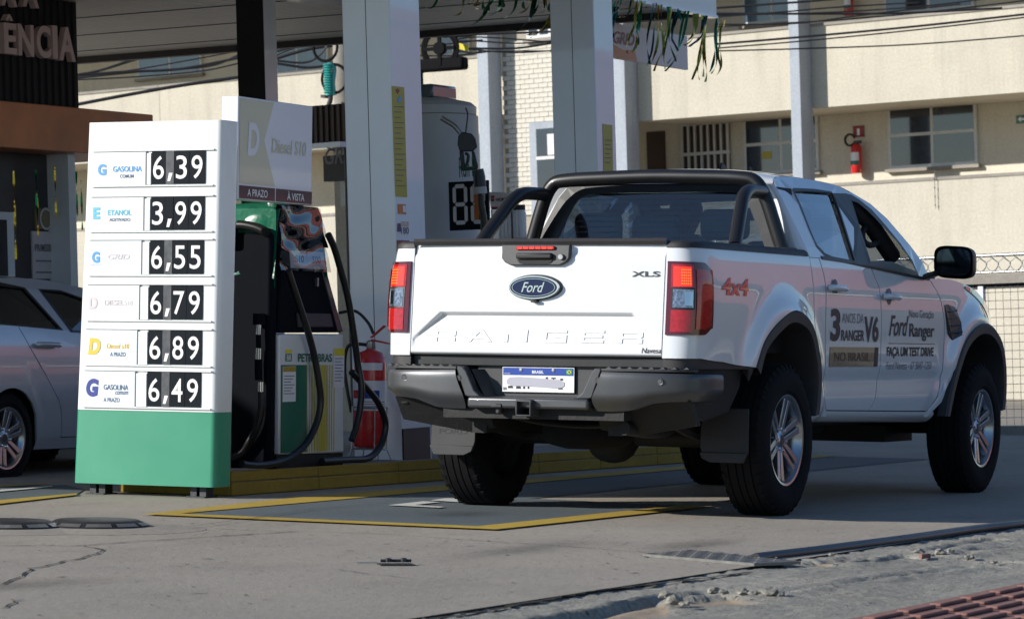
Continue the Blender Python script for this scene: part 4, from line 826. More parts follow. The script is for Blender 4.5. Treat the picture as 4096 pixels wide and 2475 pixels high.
# drain cover plate and black hose in its groove
dp = [gp(zB(*p)) for p in [(630,392),(860,372),(1390,428),(1165,438)]]
mb = MB(); mb.prism([(p[0], p[1], .001) for p in dp], (0, 0, .012)); dr_ = make('drain_plate', mb, M['chequer'], None); tag(dr_, 'worn chequered steel plate set in the concrete by the kerb', 'drain cover', frame='F')
c0, cu, cv = dp[0], dp[1]-dp[0], dp[3]-dp[0]
for i in range(14):
    for j in range(5):
        p_ = c0+cu*((j+.5)/5)+cv*((i+.5)/14); mb = MB(); s_ = 1 if (i+j) % 2 else -1
        mb.prism([(p_[0]-.012, p_[1]-.010*s_, .0128), (p_[0]+.003, p_[1]-.004, .0128), (p_[0]+.012, p_[1]+.010*s_, .0128), (p_[0]-.003, p_[1]+.004, .0128)], (0, 0, .0025)); make('tread_lug', mb, M['chequer'], dr_)
flat('groove', [gp(zB(*p))[:2] for p in [(860,372),(630,392),(640,396),(870,378)]], .0035, M['crack'], fc)
hp = [gp(zB(*p)) for p in [(1170,408),(1500,368),(1900,315),(2200,272),(2464,240),(2700,205)]]
mb = MB(); mb.tube([(p[0], p[1], .006) for p in smooth_path(hp, 6)], .024, 8); tag(make('rubber_hose', mb, M['pipe_black'], None, smooth=60), 'long black hose lying along the kerb groove behind the pickup', 'hose', frame='F')
if 0: crack('groove', [(1160,430),(1500,395),(1900,330),(2464,255)], .09, zB, sw, .008)
# raised fuel-tank covers
def cover(c, R, lab):
    t = thing('manhole_cover', lab, 'manhole cover', (c[0], c[1], 0), .3, group='fuel tank covers')
    mb = MB(); mb.lathe([(R*2.2, .001), (R*1.5, .007), (R*1.12, .012), (0, .012)], (0, 0, 0), 'z', 36); make('concrete_collar', mb, M['concrete'], t, smooth=60)
    mb = MB(); mb.lathe([(R*1.08, .010), (R*1.05, .016), (R*.84, .040), (R*.80, .043), (0, .045)], (0, 0, 0), 'z', 32); make('lid', mb, M['iron'], t, smooth=30)
    for k in range(10):
        a0, a1 = 2*PI*k/10+.06, 2*PI*(k+1)/10-.06; mb = MB()
        mb.add([(r*math.cos(a), r*math.sin(a), z) for r, z in ((R*1.05, .0195), (R*.93, .0325)) for a in (a0, (a0+a1)/2, a1)], [(0, 1, 4, 3), (1, 2, 5, 4)]); make('bevel_plate', mb, M['steel'], t, recalc=False)
cover((gp(zG(560, 945))+np.array([.12, .05, 0])), .23, 'raised round black tank cover with steel rim in front of the totem')
cover((gp(zG(20, 950))+np.array([.12, .05, 0])), .22, 'raised round tank cover cut off by the left edge of the picture')
# loose bracket on the ground
c = gp(zA(1905, 432)); t = thing('steel_bracket', 'small steel plate with two bolts lying on bare concrete', 'bracket', (c[0], c[1], 0), -.9); t.scale = (.68, .68, .6)
mb = MB(); mb.prism([(-.10, -.07, .002), (.10, -.07, .002), (.10, .07, .002), (-.10, .07, .002)], (0, 0, .008)); make('plate', mb, M['iron'], t)
mb = MB(); mb.tube([(-.09, 0, .03), (.09, 0, .03)], .010, 8); make('rod', mb, M['iron'], t)
for x in (-.045, .045): mb = MB(); mb.lathe([(.020, .0), (.020, .02), (.016, .026), (0, .026)], (x, 0, .022), 'z', 6); make('bolt', mb, M['iron'], t)
mb = MB(); mb.tube([(-.10, .03, .015), (-.22, .06, .012)], .005, 5); make('wire_end', mb, M['steel'], t)
# ================================================================== pump island
isl = thing('pump_island', 'low concrete pump island with yellow painted kerb', 'island', (0, 0, 0))
mb = MB(); mb.prism([(-.03, 2.40, .002), (9.0, 2.40, .002), (9.0, 3.12, .002), (-.03, 3.12, .002)], (0, 0, .132)); make('island_slab', mb, M['island_top'], isl, bevel=.02)
for k in range(9):
    x0 = -.04+k*1.0; mb = MB(); mb.box((x0, 2.385, .003), (x0+.992, 2.41, .075)); make('kerb_course', mb, M['kerb_yellow'], isl, bevel=.006)
    mb = MB(); mb.box((x0, 2.390, .080), (x0+.992, 2.412, .138)); make('kerb_course', mb, M['kerb_yellow'], isl, bevel=.006)
mb = MB(); mb.box((-.05, 2.40, .003), (-.028, 3.12, .138)); make('kerb_end', mb, M['kerb_yellow'], isl, bevel=.006)
# ================================================================== price totem
tx_, ty_, tyaw = -.349, 2.78, .009
TO = thing('price_totem', 'white and green fuel price totem with six rows of digits', 'price sign', (tx_, ty_, 0), tyaw)
Wb, Wt, Th, Zb, Zt, SK = .93, .884, .19, .062, 2.092, -.046
def tside(z, sgn): k = (z-Zb)/(Zt-Zb); return sgn*(Wb/2*(1-k)+Wt/2*k)+SK*k
def shell(name, z0, z1, m):
    mb = MB(); R_ = .035; n = 6; rows = [z0, z1]
    def ringp(z):
        l, r = tside(z, 1), tside(z, -1); pts = []
        for cx, cy, a0 in ((R_, r+R_, PI), (Th-R_, r+R_, 1.5*PI), (Th-R_, l-R_, 0), (R_, l-R_, .5*PI)):
            for k in range(n+1): a = a0+PI/2*k/n; pts.append((cx+R_*math.cos(a), cy+R_*math.sin(a), z))
        return pts
    A, B = ringp(z0), ringp(z1); m_ = len(A); mb.add(A+B, [(i, (i+1) % m_, m_+(i+1) % m_, m_+i) for i in range(m_)]+[tuple(range(m_))[::-1], tuple(range(m_, 2*m_))]); return make(name, mb, m, TO, smooth=45)
shell('upper_body', .476, Zt, M['totem_white']); shell('lower_body', Zb, .4745, M['totem_green'])
for y in (.36, .30, -.30, -.36): mb = MB(); mb.box((.05, y-.02, 0), (.13, y+.02, .064)); mb.box((.02, y-.03, 0), (.16, y+.03, .008)); make('foot', mb, M['iron'], TO)
rowsT = [(1.926, 1.738), (1.672, 1.483), (1.430, 1.238), (1.180, .985), (.930, .735), (.698, .500)]
prices = ['6,39', '3,99', '6,55', '6,79', '6,89', '6,49']
def face(y, z, off=.006): return lambda u, v: (-off, y-u, z+v)
for i, (zt, zb) in enumerate(rowsT):
    k = i/5; yl = .353+.043*k; ym = .003+.053*k; dl = -.036+.012*k
    mb = MB(); mb.box((-.004, ym, zb), (.002, yl, zt-.002)); lb = make('fuel_label', mb, M['label_blue'] if i > 3 or i == 2 else M['totem_white'], TO)
    mb = MB(); mb.box((-.012, -.440, zt), (.001, yl+.002, zt+.007)); make('rail', mb, M['steel'] if 0 else M['totem_white'], TO)
    mb = MB(); mb.box((-.012, -.436, zb-.010), (.001, yl+.004, zb-.003)); make('rail', mb, M['totem_white'], TO)
    mb = MB(); mb.box((-.010, ym-.007, zb), (.001, ym-.001, zt)); make('divider', mb, M['ink_grey'], TO)
    mb = MB(); mb.box((-.008, dl+.004, zb), (.001, ym-.009, zt-.012)); make('blank_slide', mb, M['totem_white'], TO)
    wds = [(dl, dl-.094, prices[i][0]), (dl-.094, dl-.148, ','), (dl-.148, dl-.245, prices[i][2]), (dl-.245, dl-.348, prices[i][3])]
    for (a, b_, ch) in wds:
        mb = MB(); mb.box((-.006-.002*(ch == ','), b_+.0012, zb+.002), (.001, a-.0012, zt-.002)); dgp = make('digit_plate', mb, M['digit_grey'] if ch == ',' and i != 1 else M['digit_black'], TO)
        if ch == ',':
            mb = MB(); mb.prism([(-.0095, a-.012, zb+.018), (-.0095, a-.030, zb+.018), (-.0095, a-.046, zb+.064), (-.0095, a-.022, zb+.064)], (.001, 0, 0)); make('comma', mb, M['ink_white'], dgp)
        else:
            w_ = .071; c_ = (a+b_)/2; word('digit', ch, w_, .130, face(c_+w_/2, zb+.030, .0085), M['ink_white'], dgp, .006)
def tw(body, y0, y1, z0, z1, m, wt=.02, sh=0.): word('label_word', body, y0-y1, z1-z0, face(y0, z0, .0062), M[m], TO, wt, sh)
tw('G', .318, .262, 1.793, 1.858, 't_blue', .05); tw('GASOLINA', .218, .028, 1.812, 1.844, 't_blue', .02); tw('COMUM', .172, .082, 1.778, 1.797, 't_slate', .015)
tw('E', .346, .300, 1.548, 1.614, 't_cyan', .05); tw('ETANOL', .248, .094, 1.568, 1.600, 't_cyan', .02); tw('ADITIVADO', .238, .100, 1.535, 1.553, 't_slate', .015)
tw('G', .350, .298, 1.302, 1.366, 't_blue', .05); tw('GRID', .245, .100, 1.320, 1.352, 't_pale', .015, .3); tw('gasolina aditivada', .356, .288, 1.290, 1.296, 't_cyan')
tw('D', .365, .310, 1.044, 1.110, 't_pale', .04); tw('DIESEL', .262, .135, 1.064, 1.094, 't_pale', .015); tw('S10', .130, .080, 1.064, 1.090, 't_pale', -.005)
tw('D', .368, .285, .786, .880, 't_yellow', .06, .15); tw('Diesel s10', .246, .098, .822, .850, 't_yellow', .015, .15); tw('A PRAZO', .222, .120, .778, .802, 't_slate', .012)
tw('G', .378, .296, .550, .652, 't_navy', .06, .12); tw('GASOLINA', .262, .100, .590, .620, 't_slate', .012); tw('comum', .185, .100, .564, .584, 't_slate', .005, .2); tw('A PRAZO', .262, .155, .522, .546, 't_slate', .01)
# ================================================================== fuel dispenser
M['pump_white'] = mat('pump white panel', (.72, .73, .72), .35, var=.03, coat=.3); M['pump_green'] = mat('pump green', (.012, .14, .085), .4, var=.05, coat=.3); M['pump_yellow'] = mat('pump yellow', (.55, .46, .06), .4, var=.04)
M['pump_black'] = mat('pump black', (.005, .006, .009), .7, var=.2, spec=.05, bump=.04, bscale=90); M['pump_navy'] = mat('pump navy edge', (.016, .022, .045), .35, var=.1, coat=.3)
M['green_tarp'] = mat('green plastic hood', (.006, .13, .07), .28, var=.2, scale=9, bump=.5, bscale=14, coat=.4)
M['film'] = glass('clear crinkled film', (.62, .63, .66), .22)
M['maroon'] = mat('maroon strip', (.075, .025, .035), .4, var=.05, coat=.3); M['topper_cream'] = mat('topper cream', (.66, .60, .45), .4, var=.03, coat=.3); M['topper_white'] = mat('topper white', (.80, .79, .82), .35, var=.02, coat=.4)
PU = thing('fuel_dispenser', 'green white and yellow fuel dispenser with plastic-wrapped head', 'fuel pump', (0, 0, 0))
yF, yB = 2.45, 2.95
mb = MB(); mb.prism([(.60, yF, .215), (1.37, yF, .205), (1.345, yF, .92), (.575, yF, .912)], (0, yB-yF, 0)); make('cabinet', mb, M['pump_white'], PU, bevel=.012)
mb = MB(); mb.box((.59, yF+.015, .134), (1.38, yB-.01, .214)); make('plinth', mb, M['under'], PU)
pF = lambda x, z, off=.003: (x, yF-off, z)
def pq(name, pts, m, off=.003, d=.0): mb = MB(); mb.prism([pF(x, z, off) for x, z in pts], (0, .001, 0)); return make(name, mb, M[m], PU)
pq('green_panel', [(.604, .225), (.92, .225), (.90, .735), (.60, .735)], 'pump_green')
for k in range(12):
    x = .905+k*.030; wd_ = [.007, .009, .012, .018, .024, .027, .027, .023, .016, .011, .008, .006][k]
    pq('stripe', [(x, .225), (x+wd_, .225), (x+wd_-.004, .735), (x-.004, .735)], 'pump_yellow')
pq('brand_tile', [(.650, .756), (.722, .756), (.722, .800), (.650, .800)], 'pump_green'); pq('brand_tile', [(.650, .804), (.722, .804), (.722, .824), (.650, .824)], 'flag_yellow')
word('brand_letters', 'BR', .056, .034, lambda u, v: pF(.658+u, .761+v, .0055), M['ink_white'], PU, .02)
word('brand_word', 'PETROBRAS', .405, .050, lambda u, v: pF(.795+u, .752+v, .004), M['pump_green'], PU, .03)
pq('notice', [(.618, .52), (.770, .522), (.768, .728), (.616, .726)], 'plate_white', .0045); pq('notice_band', [(.620, .695), (.766, .696), (.766, .726), (.620, .725)], 'paint_yellow', .006)
for k in range(7): pq('notice_line', [(.630, .668-k*.017), (.750-.02*(k % 3), .668-k*.017), (.750-.02*(k % 3), .673-k*.017), (.630, .673-k*.017)], 'ink_grey', .006)
pq('notice', [(1.222, .60), (1.352, .60), (1.35, .835), (1.22, .835)], 'topper_white', .0045); pq('notice_band', [(1.224, .790), (1.35, .790), (1.35, .834), (1.224, .834)], 'flag_yellow', .006)
for k in range(8): pq('notice_line', [(1.235, .77-k*.019), (1.335-.02*(k % 2), .77-k*.019), (1.335-.02*(k % 2), .775-k*.019), (1.235, .775-k*.019)], 'ink_grey', .006)
mb = MB(); mb.lathe([(0, -.003), (.012, -.003), (.013, 0)], (.985, yF, .845), 'y', 12); make('lock', mb, M['under'], PU)
# black upper cabinet leaning back, sunk screen face, navy edges
mb = MB(); mb.prism([(.565, yF, .921), (1.335, yF, .928), (1.15, yF+.02, 1.30), (1.045, yF+.03, 1.56), (.60, yF+.03, 1.56), (.62, yF+.02, 1.28)], (0, .42, 0)); make('upper_cabinet', mb, M['pump_black'], PU, bevel=.012)
mb = MB(); mb.prism([(1.262, yF-.006, .935), (1.33, yF-.006, .935), (1.152, yF+.012, 1.29), (1.10, yF+.012, 1.29)], (0, .02, 0)); make('edge_strip', mb, M['pump_navy'], PU, bevel=.004)
mb = MB(); mb.prism([(.79, yF-.004, .955), (1.215, yF-.004, .960), (1.185, yF-.001, 1.04), (.78, yF-.001, 1.04)], (0, .02, 0)); make('keypad_shelf', mb, M['ink_brown'], PU, bevel=.004)
mb = MB(); mb.box((1.02, yF+.0, 1.20), (1.035, yF+.02, 1.25)); make('latch', mb, M['steel'], PU)
# green hood and film
mb = MB()
def hoodf(a, b):
    q = [(.50, 1.26), (.52, 1.50), (.53, 1.60), (.57, 1.655), (.70, 1.672), (.90, 1.675), (1.00, 1.662), (1.045, 1.62), (1.08, 1.50), (1.15, 1.29)]
    i = a*9; j = min(int(i), 8); t = i-j; x = q[j][0]*(1-t)+q[j+1][0]*t; z = q[j][1]*(1-t)+q[j+1][1]*t
    return (x+.012*math.sin(b*9+a*11), yF-.005+b*.47, z+.010*math.sin(b*7+a*23)-.03*(abs(b-.5)*2)**4)
mb.grid(hoodf, 36, 16); make('plastic_hood', mb, M['green_tarp'], PU, smooth=70)
mb = MB(); mb.grid(lambda a, b: (.545+a*(.495+.09*(1-b)), yF-.004+.012*b+.006*math.sin(a*17+b*9), 1.43+b*.235), 20, 14); make('hood_skirt', mb, M['green_tarp'] if 0 else M['pump_black'], PU, smooth=70)
mb = MB(); mb.grid(lambda a, b: (lambda z: (.525+.0*a, yF+a*.44+.0, z))(1.18+b*.46), 6, 8); make('hood_side', mb, M['green_tarp'], PU, smooth=70)
for x0, x1 in ((.685, .875), (.885, 1.085)):
    mb = MB(); mb.prism([(x0, yF-.012, 1.30), (x1+.01, yF-.012, 1.303), (x1-.01, yF-.006, 1.405), (x0-.008, yF-.006, 1.40)], (0, .004, 0)); cd = make('price_card', mb, M['topper_white'], PU)
    word('price_text', 'S10' if x0 < .8 else '500', .10, .04, lambda u, v: (x0+.045+u, yF-.014, 1.335+v), M['ink_brown'], cd, 0)
def film(a, b):
    x = .555+a*(.475+.11*(1-b)); z = 1.285+b*.375
    r = .007*math.sin(5*a+11*b+2*math.sin(4*a))+.003*math.sin(19*b-7*a)+.002*math.sin(13*a+5*b)
    return (x, yF-.022+.012*b+r, z)
mb = MB(); mb.grid(film, 44, 44); make('clear_film', mb, M['film'], PU, smooth=80)
# left end: holster and swivel
mb = MB(); mb.box((.49, 2.46, .136), (.572, 2.90, 1.50)); make('end_panel', mb, M['pump_black'], PU, bevel=.02)
mb = MB(); mb.box((.42, 2.70, 1.42), (.56, 2.90, 1.56)); make('hose_hood', mb, M['pump_black'], PU, bevel=.03, seg=3)
p = [fx(*src(900+x/1.805, 700+y/1.805), .45) for x, y in [(245, 1000), (245, 1080), (240, 1150), (243, 1250), (240, 1330), (243, 1480)]]
mb = MB(); mb.tube([p[0], p[1]], .037, 12); make('nozzle_boot', mb, M['steel'] if 0 else M['pump_black'], PU, smooth=50)
mb = MB(); mb.tube([p[1], p[2]], .017, 10); mb.tube([p[3], p[4]], .020, 10); make('swivel', mb, M['chrome'], PU, smooth=50)
mb = MB(); mb.tube([p[2], p[3]], .015, 10); mb.tube([p[4], p[5]], .022, 10); make('breakaway', mb, M['pump_black'], PU, smooth=50)
z8 = lambda x, y: src(900+x/1.805, 1400+y/1.805); z6 = lambda x, y: src(900+x/1.805, 700+y/1.805)
mb = MB(); mb.tube([fx(*z8(258, 230), .45), fx(*z8(258, 300), .45)], .020, 10); make('swivel', mb, M['chrome'], PU, smooth=50)
def hose(pts, fn, m='pipe_black', r=.021, nm='hose'):
    mb = MB(); mb.tube(smooth_path(pts, 7), r, 10); return make(nm, mb, M[m], PU, smooth=60)
hose([fx(*z8(x, y), .45) for x, y in [(262, 300), (262, 420), (235, 540), (180, 650), (90, 760)]]+[(.35, 2.82, .17)], None)
hp_ = [fy(*z6(x, y), 2.40) for x, y in [(455, 690), (500, 830), (560, 1010), (610, 1170), (650, 1330)]]+[fy(*z8(x, y), 2.39) for x, y in [(680, 240), (690, 380), (660, 530), (580, 680), (440, 790), (260, 840), (120, 820)]]
hp_ = [np.array([q[0], q[1], max(q[2], .165)]) for q in hp_]; hose(hp_, None)
hp_ = [fy(*z6(x, y), 2.42) for x, y in [(745, 430), (790, 530), (840, 700), (890, 900), (930, 1150), (960, 1370)]]+[fy(*z8(x, y), 2.40) for x, y in [(985, 260), (975, 420), (945, 560), (915, 650)]]
hose(hp_, None)
hp_ = [fy(*z8(x, y), 2.42) for x, y in [(915, 160), (1010, 260), (1100, 370), (1155, 500), (1150, 610), (1110, 710), (1030, 780), (900, 805), (700, 810)]]; hp_ = [np.array([q[0], q[1], max(q[2], .165)]) for q in hp_]; hose(hp_, None)
hose([fx(*z6(x, y), .47) for x, y in [(95, 360), (160, 365), (240, 385), (310, 420)]], None, r=.028)
# topper light box on posts
TP = thing('topper_sign', 'white and cream Diesel S10 light box above the dispenser', 'sign', (0, 0, 0))
mb = MB(); mb.box((.045, 2.425, 1.672), (.895, 2.535, 2.255)); bx_ = make('light_box', mb, M['topper_white'], TP, bevel=.006)
def tf(pts, m, nm, off=.0025): mb = MB(); mb.prism([(x, 2.425-off, z) for x, z in pts], (0, .001, 0)); return make(nm, mb, M[m], TP)
tf([(.060, 1.762), (.46, 1.762), (.335, 2.02), (.44, 2.245), (.060, 2.245)], 'topper_cream', 'cream_field')
word('topper_letter', 'D', .13, .19, lambda u, v: (.145+u, 2.4205, 1.925+v), M['topper_white'], TP, .04, .1)
word('topper_word', 'Diesel S10', .40, .085, lambda u, v: (.42+u, 2.4215, 1.955+v), M['topper_cream'], TP, .012, .1)
tf([(.062, 1.678), (.462, 1.678), (.462, 1.752), (.062, 1.752)], 'maroon', 'price_strip'); tf([(.474, 1.678), (.892, 1.678), (.892, 1.752), (.474, 1.752)], 'maroon', 'price_strip')
word('strip_word', 'A PRAZO', .225, .042, lambda u, v: (.15+u, 2.4205, 1.694+v), M['ink_white'], TP, .012)
word('strip_word', 'À VISTA', .20, .052, lambda u, v: (.60+u, 2.4205, 1.692+v), M['ink_white'], TP, .012)
for x in (.30, .75): mb = MB(); mb.tube([(x, 2.62, .14), (x, 2.62, 1.70), (x, 2.48, 1.74)], .02, 10); make('post', mb, M['steel'], TP, smooth=50)
# ================================================================== fire extinguisher on its stand
M['ext_red'] = mat('extinguisher red', (.60, .020, .024), .28, var=.05, coat=.6)
c = fx(*z8(1042, 690), 2.02); ex_x, ex_y = 2.02, float(c[1])
EX = thing('fire_extinguisher', 'large red fire extinguisher on wire stand beside white column', 'fire extinguisher', (ex_x, ex_y, .134))
mb = MB(); mb.lathe([(.085, .085), (.097, .095), (.102, .12), (.102, .60), (.094, .645), (.070, .675), (.03, .69), (.022, .70)], (0, 0, 0), 'z', 28); make('cylinder', mb, M['ext_red'], EX, smooth=40)
def wrap(name, a0, a1, z0, z1, m, r=.1035): mb = MB(); mb.grid(lambda a, b: (r*math.cos(a0+(a1-a0)*a), r*math.sin(a0+(a1-a0)*a), z0+(z1-z0)*b), 14, 1); make(name, mb, M[m], EX, smooth=60, recalc=False)
wrap('label', PI*.78, PI*1.42, .565, .61, 'topper_white'); wrap('label', PI*.70, PI*1.60, .315, .50, 'topper_white'); wrap('label_mark', PI*1.02, PI*1.35, .39, .44, 'plate_blue', .1045); wrap('label_mark', PI*.72, PI*.95, .39, .44, 'ext_red', .1045)
for k in range(4): wrap('label_line', PI*.9, PI*1.5, .325+k*.014, .330+k*.014, 'ink_grey', .1043)
mb = MB(); mb.lathe([(.022, .69), (.026, .70), (.026, .74), (.015, .75), (0, .75)], (0, 0, 0), 'z', 14); make('valve', mb, M['steel'], EX, smooth=40)
mb = MB(); mb.prism([(.01, -.012, .745), (.01, -.012, .758), (-.03, -.16, .735), (-.03, -.16, .725)], (0, .018, 0)); mb.prism([(0, -.01, .765), (.0, .01, .765), (-.02, -.10, .845), (-.02, -.115, .838)], (.016, 0, 0)); make('handle', mb, M['ext_red'], EX, bevel=.003)
mb = MB(); mb.tube(smooth_path([(0, .02, .72), (-.01, .10, .725), (-.01, .16, .70), (0, .18, .55), (0, .13, .30)], 6), .011, 8); make('discharge_hose', mb, M['pipe_black'], EX, smooth=60)
mb = MB(); mb.tube(smooth_path([(.05, .25, .92), (.02, .12, .93), (.0, .02, .86), (-.0, -.02, .79)], 6), .010, 8); make('hook_cord', mb, M['pipe_black'], EX, smooth=60)
mb = MB()
for z in (.075, .335): mb.tube([(.112*math.cos(t), .112*math.sin(t), z) for t in [2*PI*k/24 for k in range(25)]], .004, 6, caps=False)
for k in range(4): t = PI/4+PI/2*k; mb.tube([(.112*math.cos(t), .112*math.sin(t), .335), (.112*math.cos(t), .112*math.sin(t), .075), (.145*math.cos(t), .145*math.sin(t), .003)], .004, 6)
for k in range(3): mb.tube([(-.11, -.07+.07*k, .075), (.11, -.07+.07*k, .075)], .003, 5)
make('wire_stand', mb, M['steel'], EX)
# ================================================================== plumb structures (world frame)
def gz(x, y): n = Q@np.array([0, 0, 1.]); return -(n[0]*x+n[1]*y)/n[2]
z1 = lambda x, y: src(x/1.805, y/1.805); z2 = lambda x, y: src(900+x/1.805, y/1.805); z3 = lambda x, y: src(1900+x/1.805, y/1.805); z4 = lambda x, y: src(2900+x/1.805, y/1.805); z5 = lambda x, y: src(x/1.805, 800+y/1.805)
k4 = lambda x, y: src(1600+x/2.402, 380+y/2.402); z33 = lambda x, y: src(3700+x/1.6544, 950+y/1.6544)
from collections import Counter
def word3d(name, body, w_, h_, fn, m, parent, depth, weight=0., shear=0.):
    V, Fc = text2d(body, w_, h_, weight, shear); nv = len(V); mb = MB(); mb.add([fn(p[0], p[1], depth) for p in V]+[fn(p[0], p[1], 0) for p in V], Fc)
    ed = Counter(); dr = {}
    for f in Fc:
        for i in range(len(f)):
            a, b = f[i], f[(i+1) % len(f)]; e = (min(a, b), max(a, b)); ed[e] += 1; dr[e] = (a, b)
    mb.f += [(dr[e][0], dr[e][1], dr[e][1]+nv, dr[e][0]+nv) for e, c_ in ed.items() if c_ == 1]
    return make(name, mb, m, parent, recalc=False)
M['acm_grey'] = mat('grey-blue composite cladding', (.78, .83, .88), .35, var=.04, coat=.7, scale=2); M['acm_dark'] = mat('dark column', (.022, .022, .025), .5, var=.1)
M['matte_black'] = mat('matte black', (.009, .009, .010), .9, var=.2, spec=.1); M['poster_yellow'] = mat('yellow poster', (.46, .36, .03), .45, var=.05); M['poster_red'] = mat('red poster', (.26, .02, .03), .45, var=.05); M['sticker_orange'] = mat('orange sticker', (.62, .17, .03), .4)
M['purple'] = mat('purple print', (.08, .05, .14), .5); M['soffit'] = mat('soffit slat', (.80, .74, .62), .45, var=.08, scale=3); M['fascia_white'] = mat('fascia white', (.74, .72, .72), .35, var=.03, coat=.3)
M['stucco'] = concrete('cream stucco', (.575, .535, .435), (.53, .49, .40), .5, .15, .2, .35); M['stucco_tan'] = concrete('tan corridor stucco', (.72, .66, .54), (.67, .61, .50), .5, .15, .2, .25)
M['pillar_grey'] = concrete('grey painted pillar', (.40, .435, .48), (.36, .395, .44), .4, .1, .2, .3); M['brick'] = concrete('cream brick', (.64, .61, .53), (.59, .56, .485), .4, .2, .25); M['mortar'] = concrete('brick mortar', (.40, .36, .29), (.36, .33, .27), .6, .2, .2)
M['win_white'] = mat('white window frame', (.62, .62, .60), .45, var=.06); M['win_glass'] = mat('dark window glass', (.018, .026, .040), .08, var=.3, scale=2, coat=1); M['win_blue'] = mat('blue curtained window', (.06, .11, .16), .15, var=.4, scale=3, coat=1)
M['door_brown'] = mat('dark brown door', (.055, .032, .024), .5, var=.2); M['cap_stone'] = concrete('weathered coping', (.36, .33, .29), (.26, .24, .21), .8, .5, .7)
# ---- columns of the canopy
def column(c, wx, wy, h, m, label, name='canopy_column'):
    t = thing(name, label, 'column', (c[0], c[1], gz(c[0], c[1])), 0, 'W'); g = gz(c[0], c[1])
    mb = MB(); mb.box((0, 0, 0), (wx, wy, h-g)); make('shaft', mb, m, t, bevel=.006)
    return t, g
cf = Q@np.array([2.30, 2.545, .134]); TOPZ = 3.70
C1, g1 = column((cf[0], cf[1]), .40, .345, TOPZ, M['acm_grey'], 'grey clad canopy column nearest the dispenser with yellow poster')
c2 = wpl(*z3(870, 600), (0, cf[1], 0), np.array([0, 1., 0]))
C2, g2 = column((c2[0], cf[1]), .33, .345, TOPZ, M['acm_grey'], 'second grey clad canopy column rising behind the pickup bed')
for t in (C1, C2):
    mb = MB(); mb.box((-.0015, .172, .02), (.001, .176, 3.5)); make('panel_seam', mb, M['crack'], t)
    mb = MB(); mb.box((-.012, -.012, .0), (.412, .357, .03)); make('base_plate', mb, M['island_top'], t)
def on_y(t, g, ox, pts, m, nm, off=.004, fn=z2):
    P = [wpl(*fn(*p), (0, cf[1], 0), np.array([0, 1., 0])) for p in pts]; mb = MB(); mb.prism([(p[0]-ox, -off, p[2]-g) for p in P], (0, .002, 0)); return make(nm, mb, M[m], t)
on_y(C1, g1, cf[0], [(1200, 622), (1290, 632), (1312, 1425), (1228, 1420)], 'poster_yellow', 'poster')
for k in range(16):
    y = 770+k*38; on_y(C1, g1, cf[0], [(1218+k*.9, y), (1285+k*.9-(k % 3)*12, y+1), (1285+k*.9-(k % 3)*12, y+6), (1218+k*.9, y+5)], 'purple', 'poster_line', .0065)
on_y(C1, g1, cf[0], [(1225, 650), (1245, 640), (1255, 660), (1240, 680)], 'poster_red', 'poster_mark', .0065); on_y(C1, g1, cf[0], [(1240, 720), (1258, 690), (1268, 720), (1250, 745)], 't_blue' , 'poster_mark', .0065)
on_y(C1, g1, cf[0], [(1245, 210), (1302, 212), (1305, 285), (1248, 280)], 'sticker_orange', 'sticker', .004, z6); on_y(C1, g1, cf[0], [(1278, 222), (1298, 222), (1300, 270), (1280, 268)], 'topper_white', 'sticker_mark', .0065, z6)
on_y(C1, g1, cf[0], [(1238, 470), (1328, 474), (1330, 600), (1240, 596)], 'poster_red', 'poster', .004, z6)
on_y(C1, g1, cf[0], [(1232, 330), (1322, 330), (1325, 436), (1235, 432)], 'topper_white', 'helpline_sticker', .004, z6)
a = wpl(*z6(1266, 425), (0, cf[1], 0), np.array([0, 1., 0])); b = wpl(*z6(1320, 378), (0, cf[1], 0), np.array([0, 1., 0]))
word('helpline_number', '180', b[0]-a[0], b[2]-a[2], lambda u, v: (a[0]-cf[0]+u, -.0065, a[2]-g1+v), M['purple'], C1, .01)
a2 = wpl(*z6(1266, 370), (0, cf[1], 0), np.array([0, 1., 0])); word('helpline_word', 'LIGUE', b[0]-a[0], .03, lambda u, v: (a2[0]-cf[0]+u, -.0065, a2[2]-g1+v), M['sticker_orange'], C1, .0)
on_y(C1, g1, cf[0], [(1240, 350), (1262, 350), (1266, 410), (1236, 410)], 'purple', 'helpline_figure', .0065, z6)
on_y(C2, g2, c2[0], [(920, 895), (988, 905), (995, 1260), (928, 1258)], 'poster_yellow', 'poster', .004, z3)
for k in range(6): on_y(C2, g2, c2[0], [(935, 1010+k*32), (982-(k % 2)*10, 1012+k*32), (982-(k % 2)*10, 1018+k*32), (935, 1016+k*32)], 'purple', 'poster_line', .0065, z3)
mb = MB(); mb.box((.0, -.012, .03), (.36, .0, .33)); make('base_box', mb, M['ink_brown'], C1)
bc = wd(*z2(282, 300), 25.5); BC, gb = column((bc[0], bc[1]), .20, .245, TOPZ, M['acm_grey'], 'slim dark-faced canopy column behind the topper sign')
mb = MB(); mb.box((-.004, .0, 0), (.0, .245, TOPZ-gb)); make('dark_facing', mb, M['acm_dark'], BC)
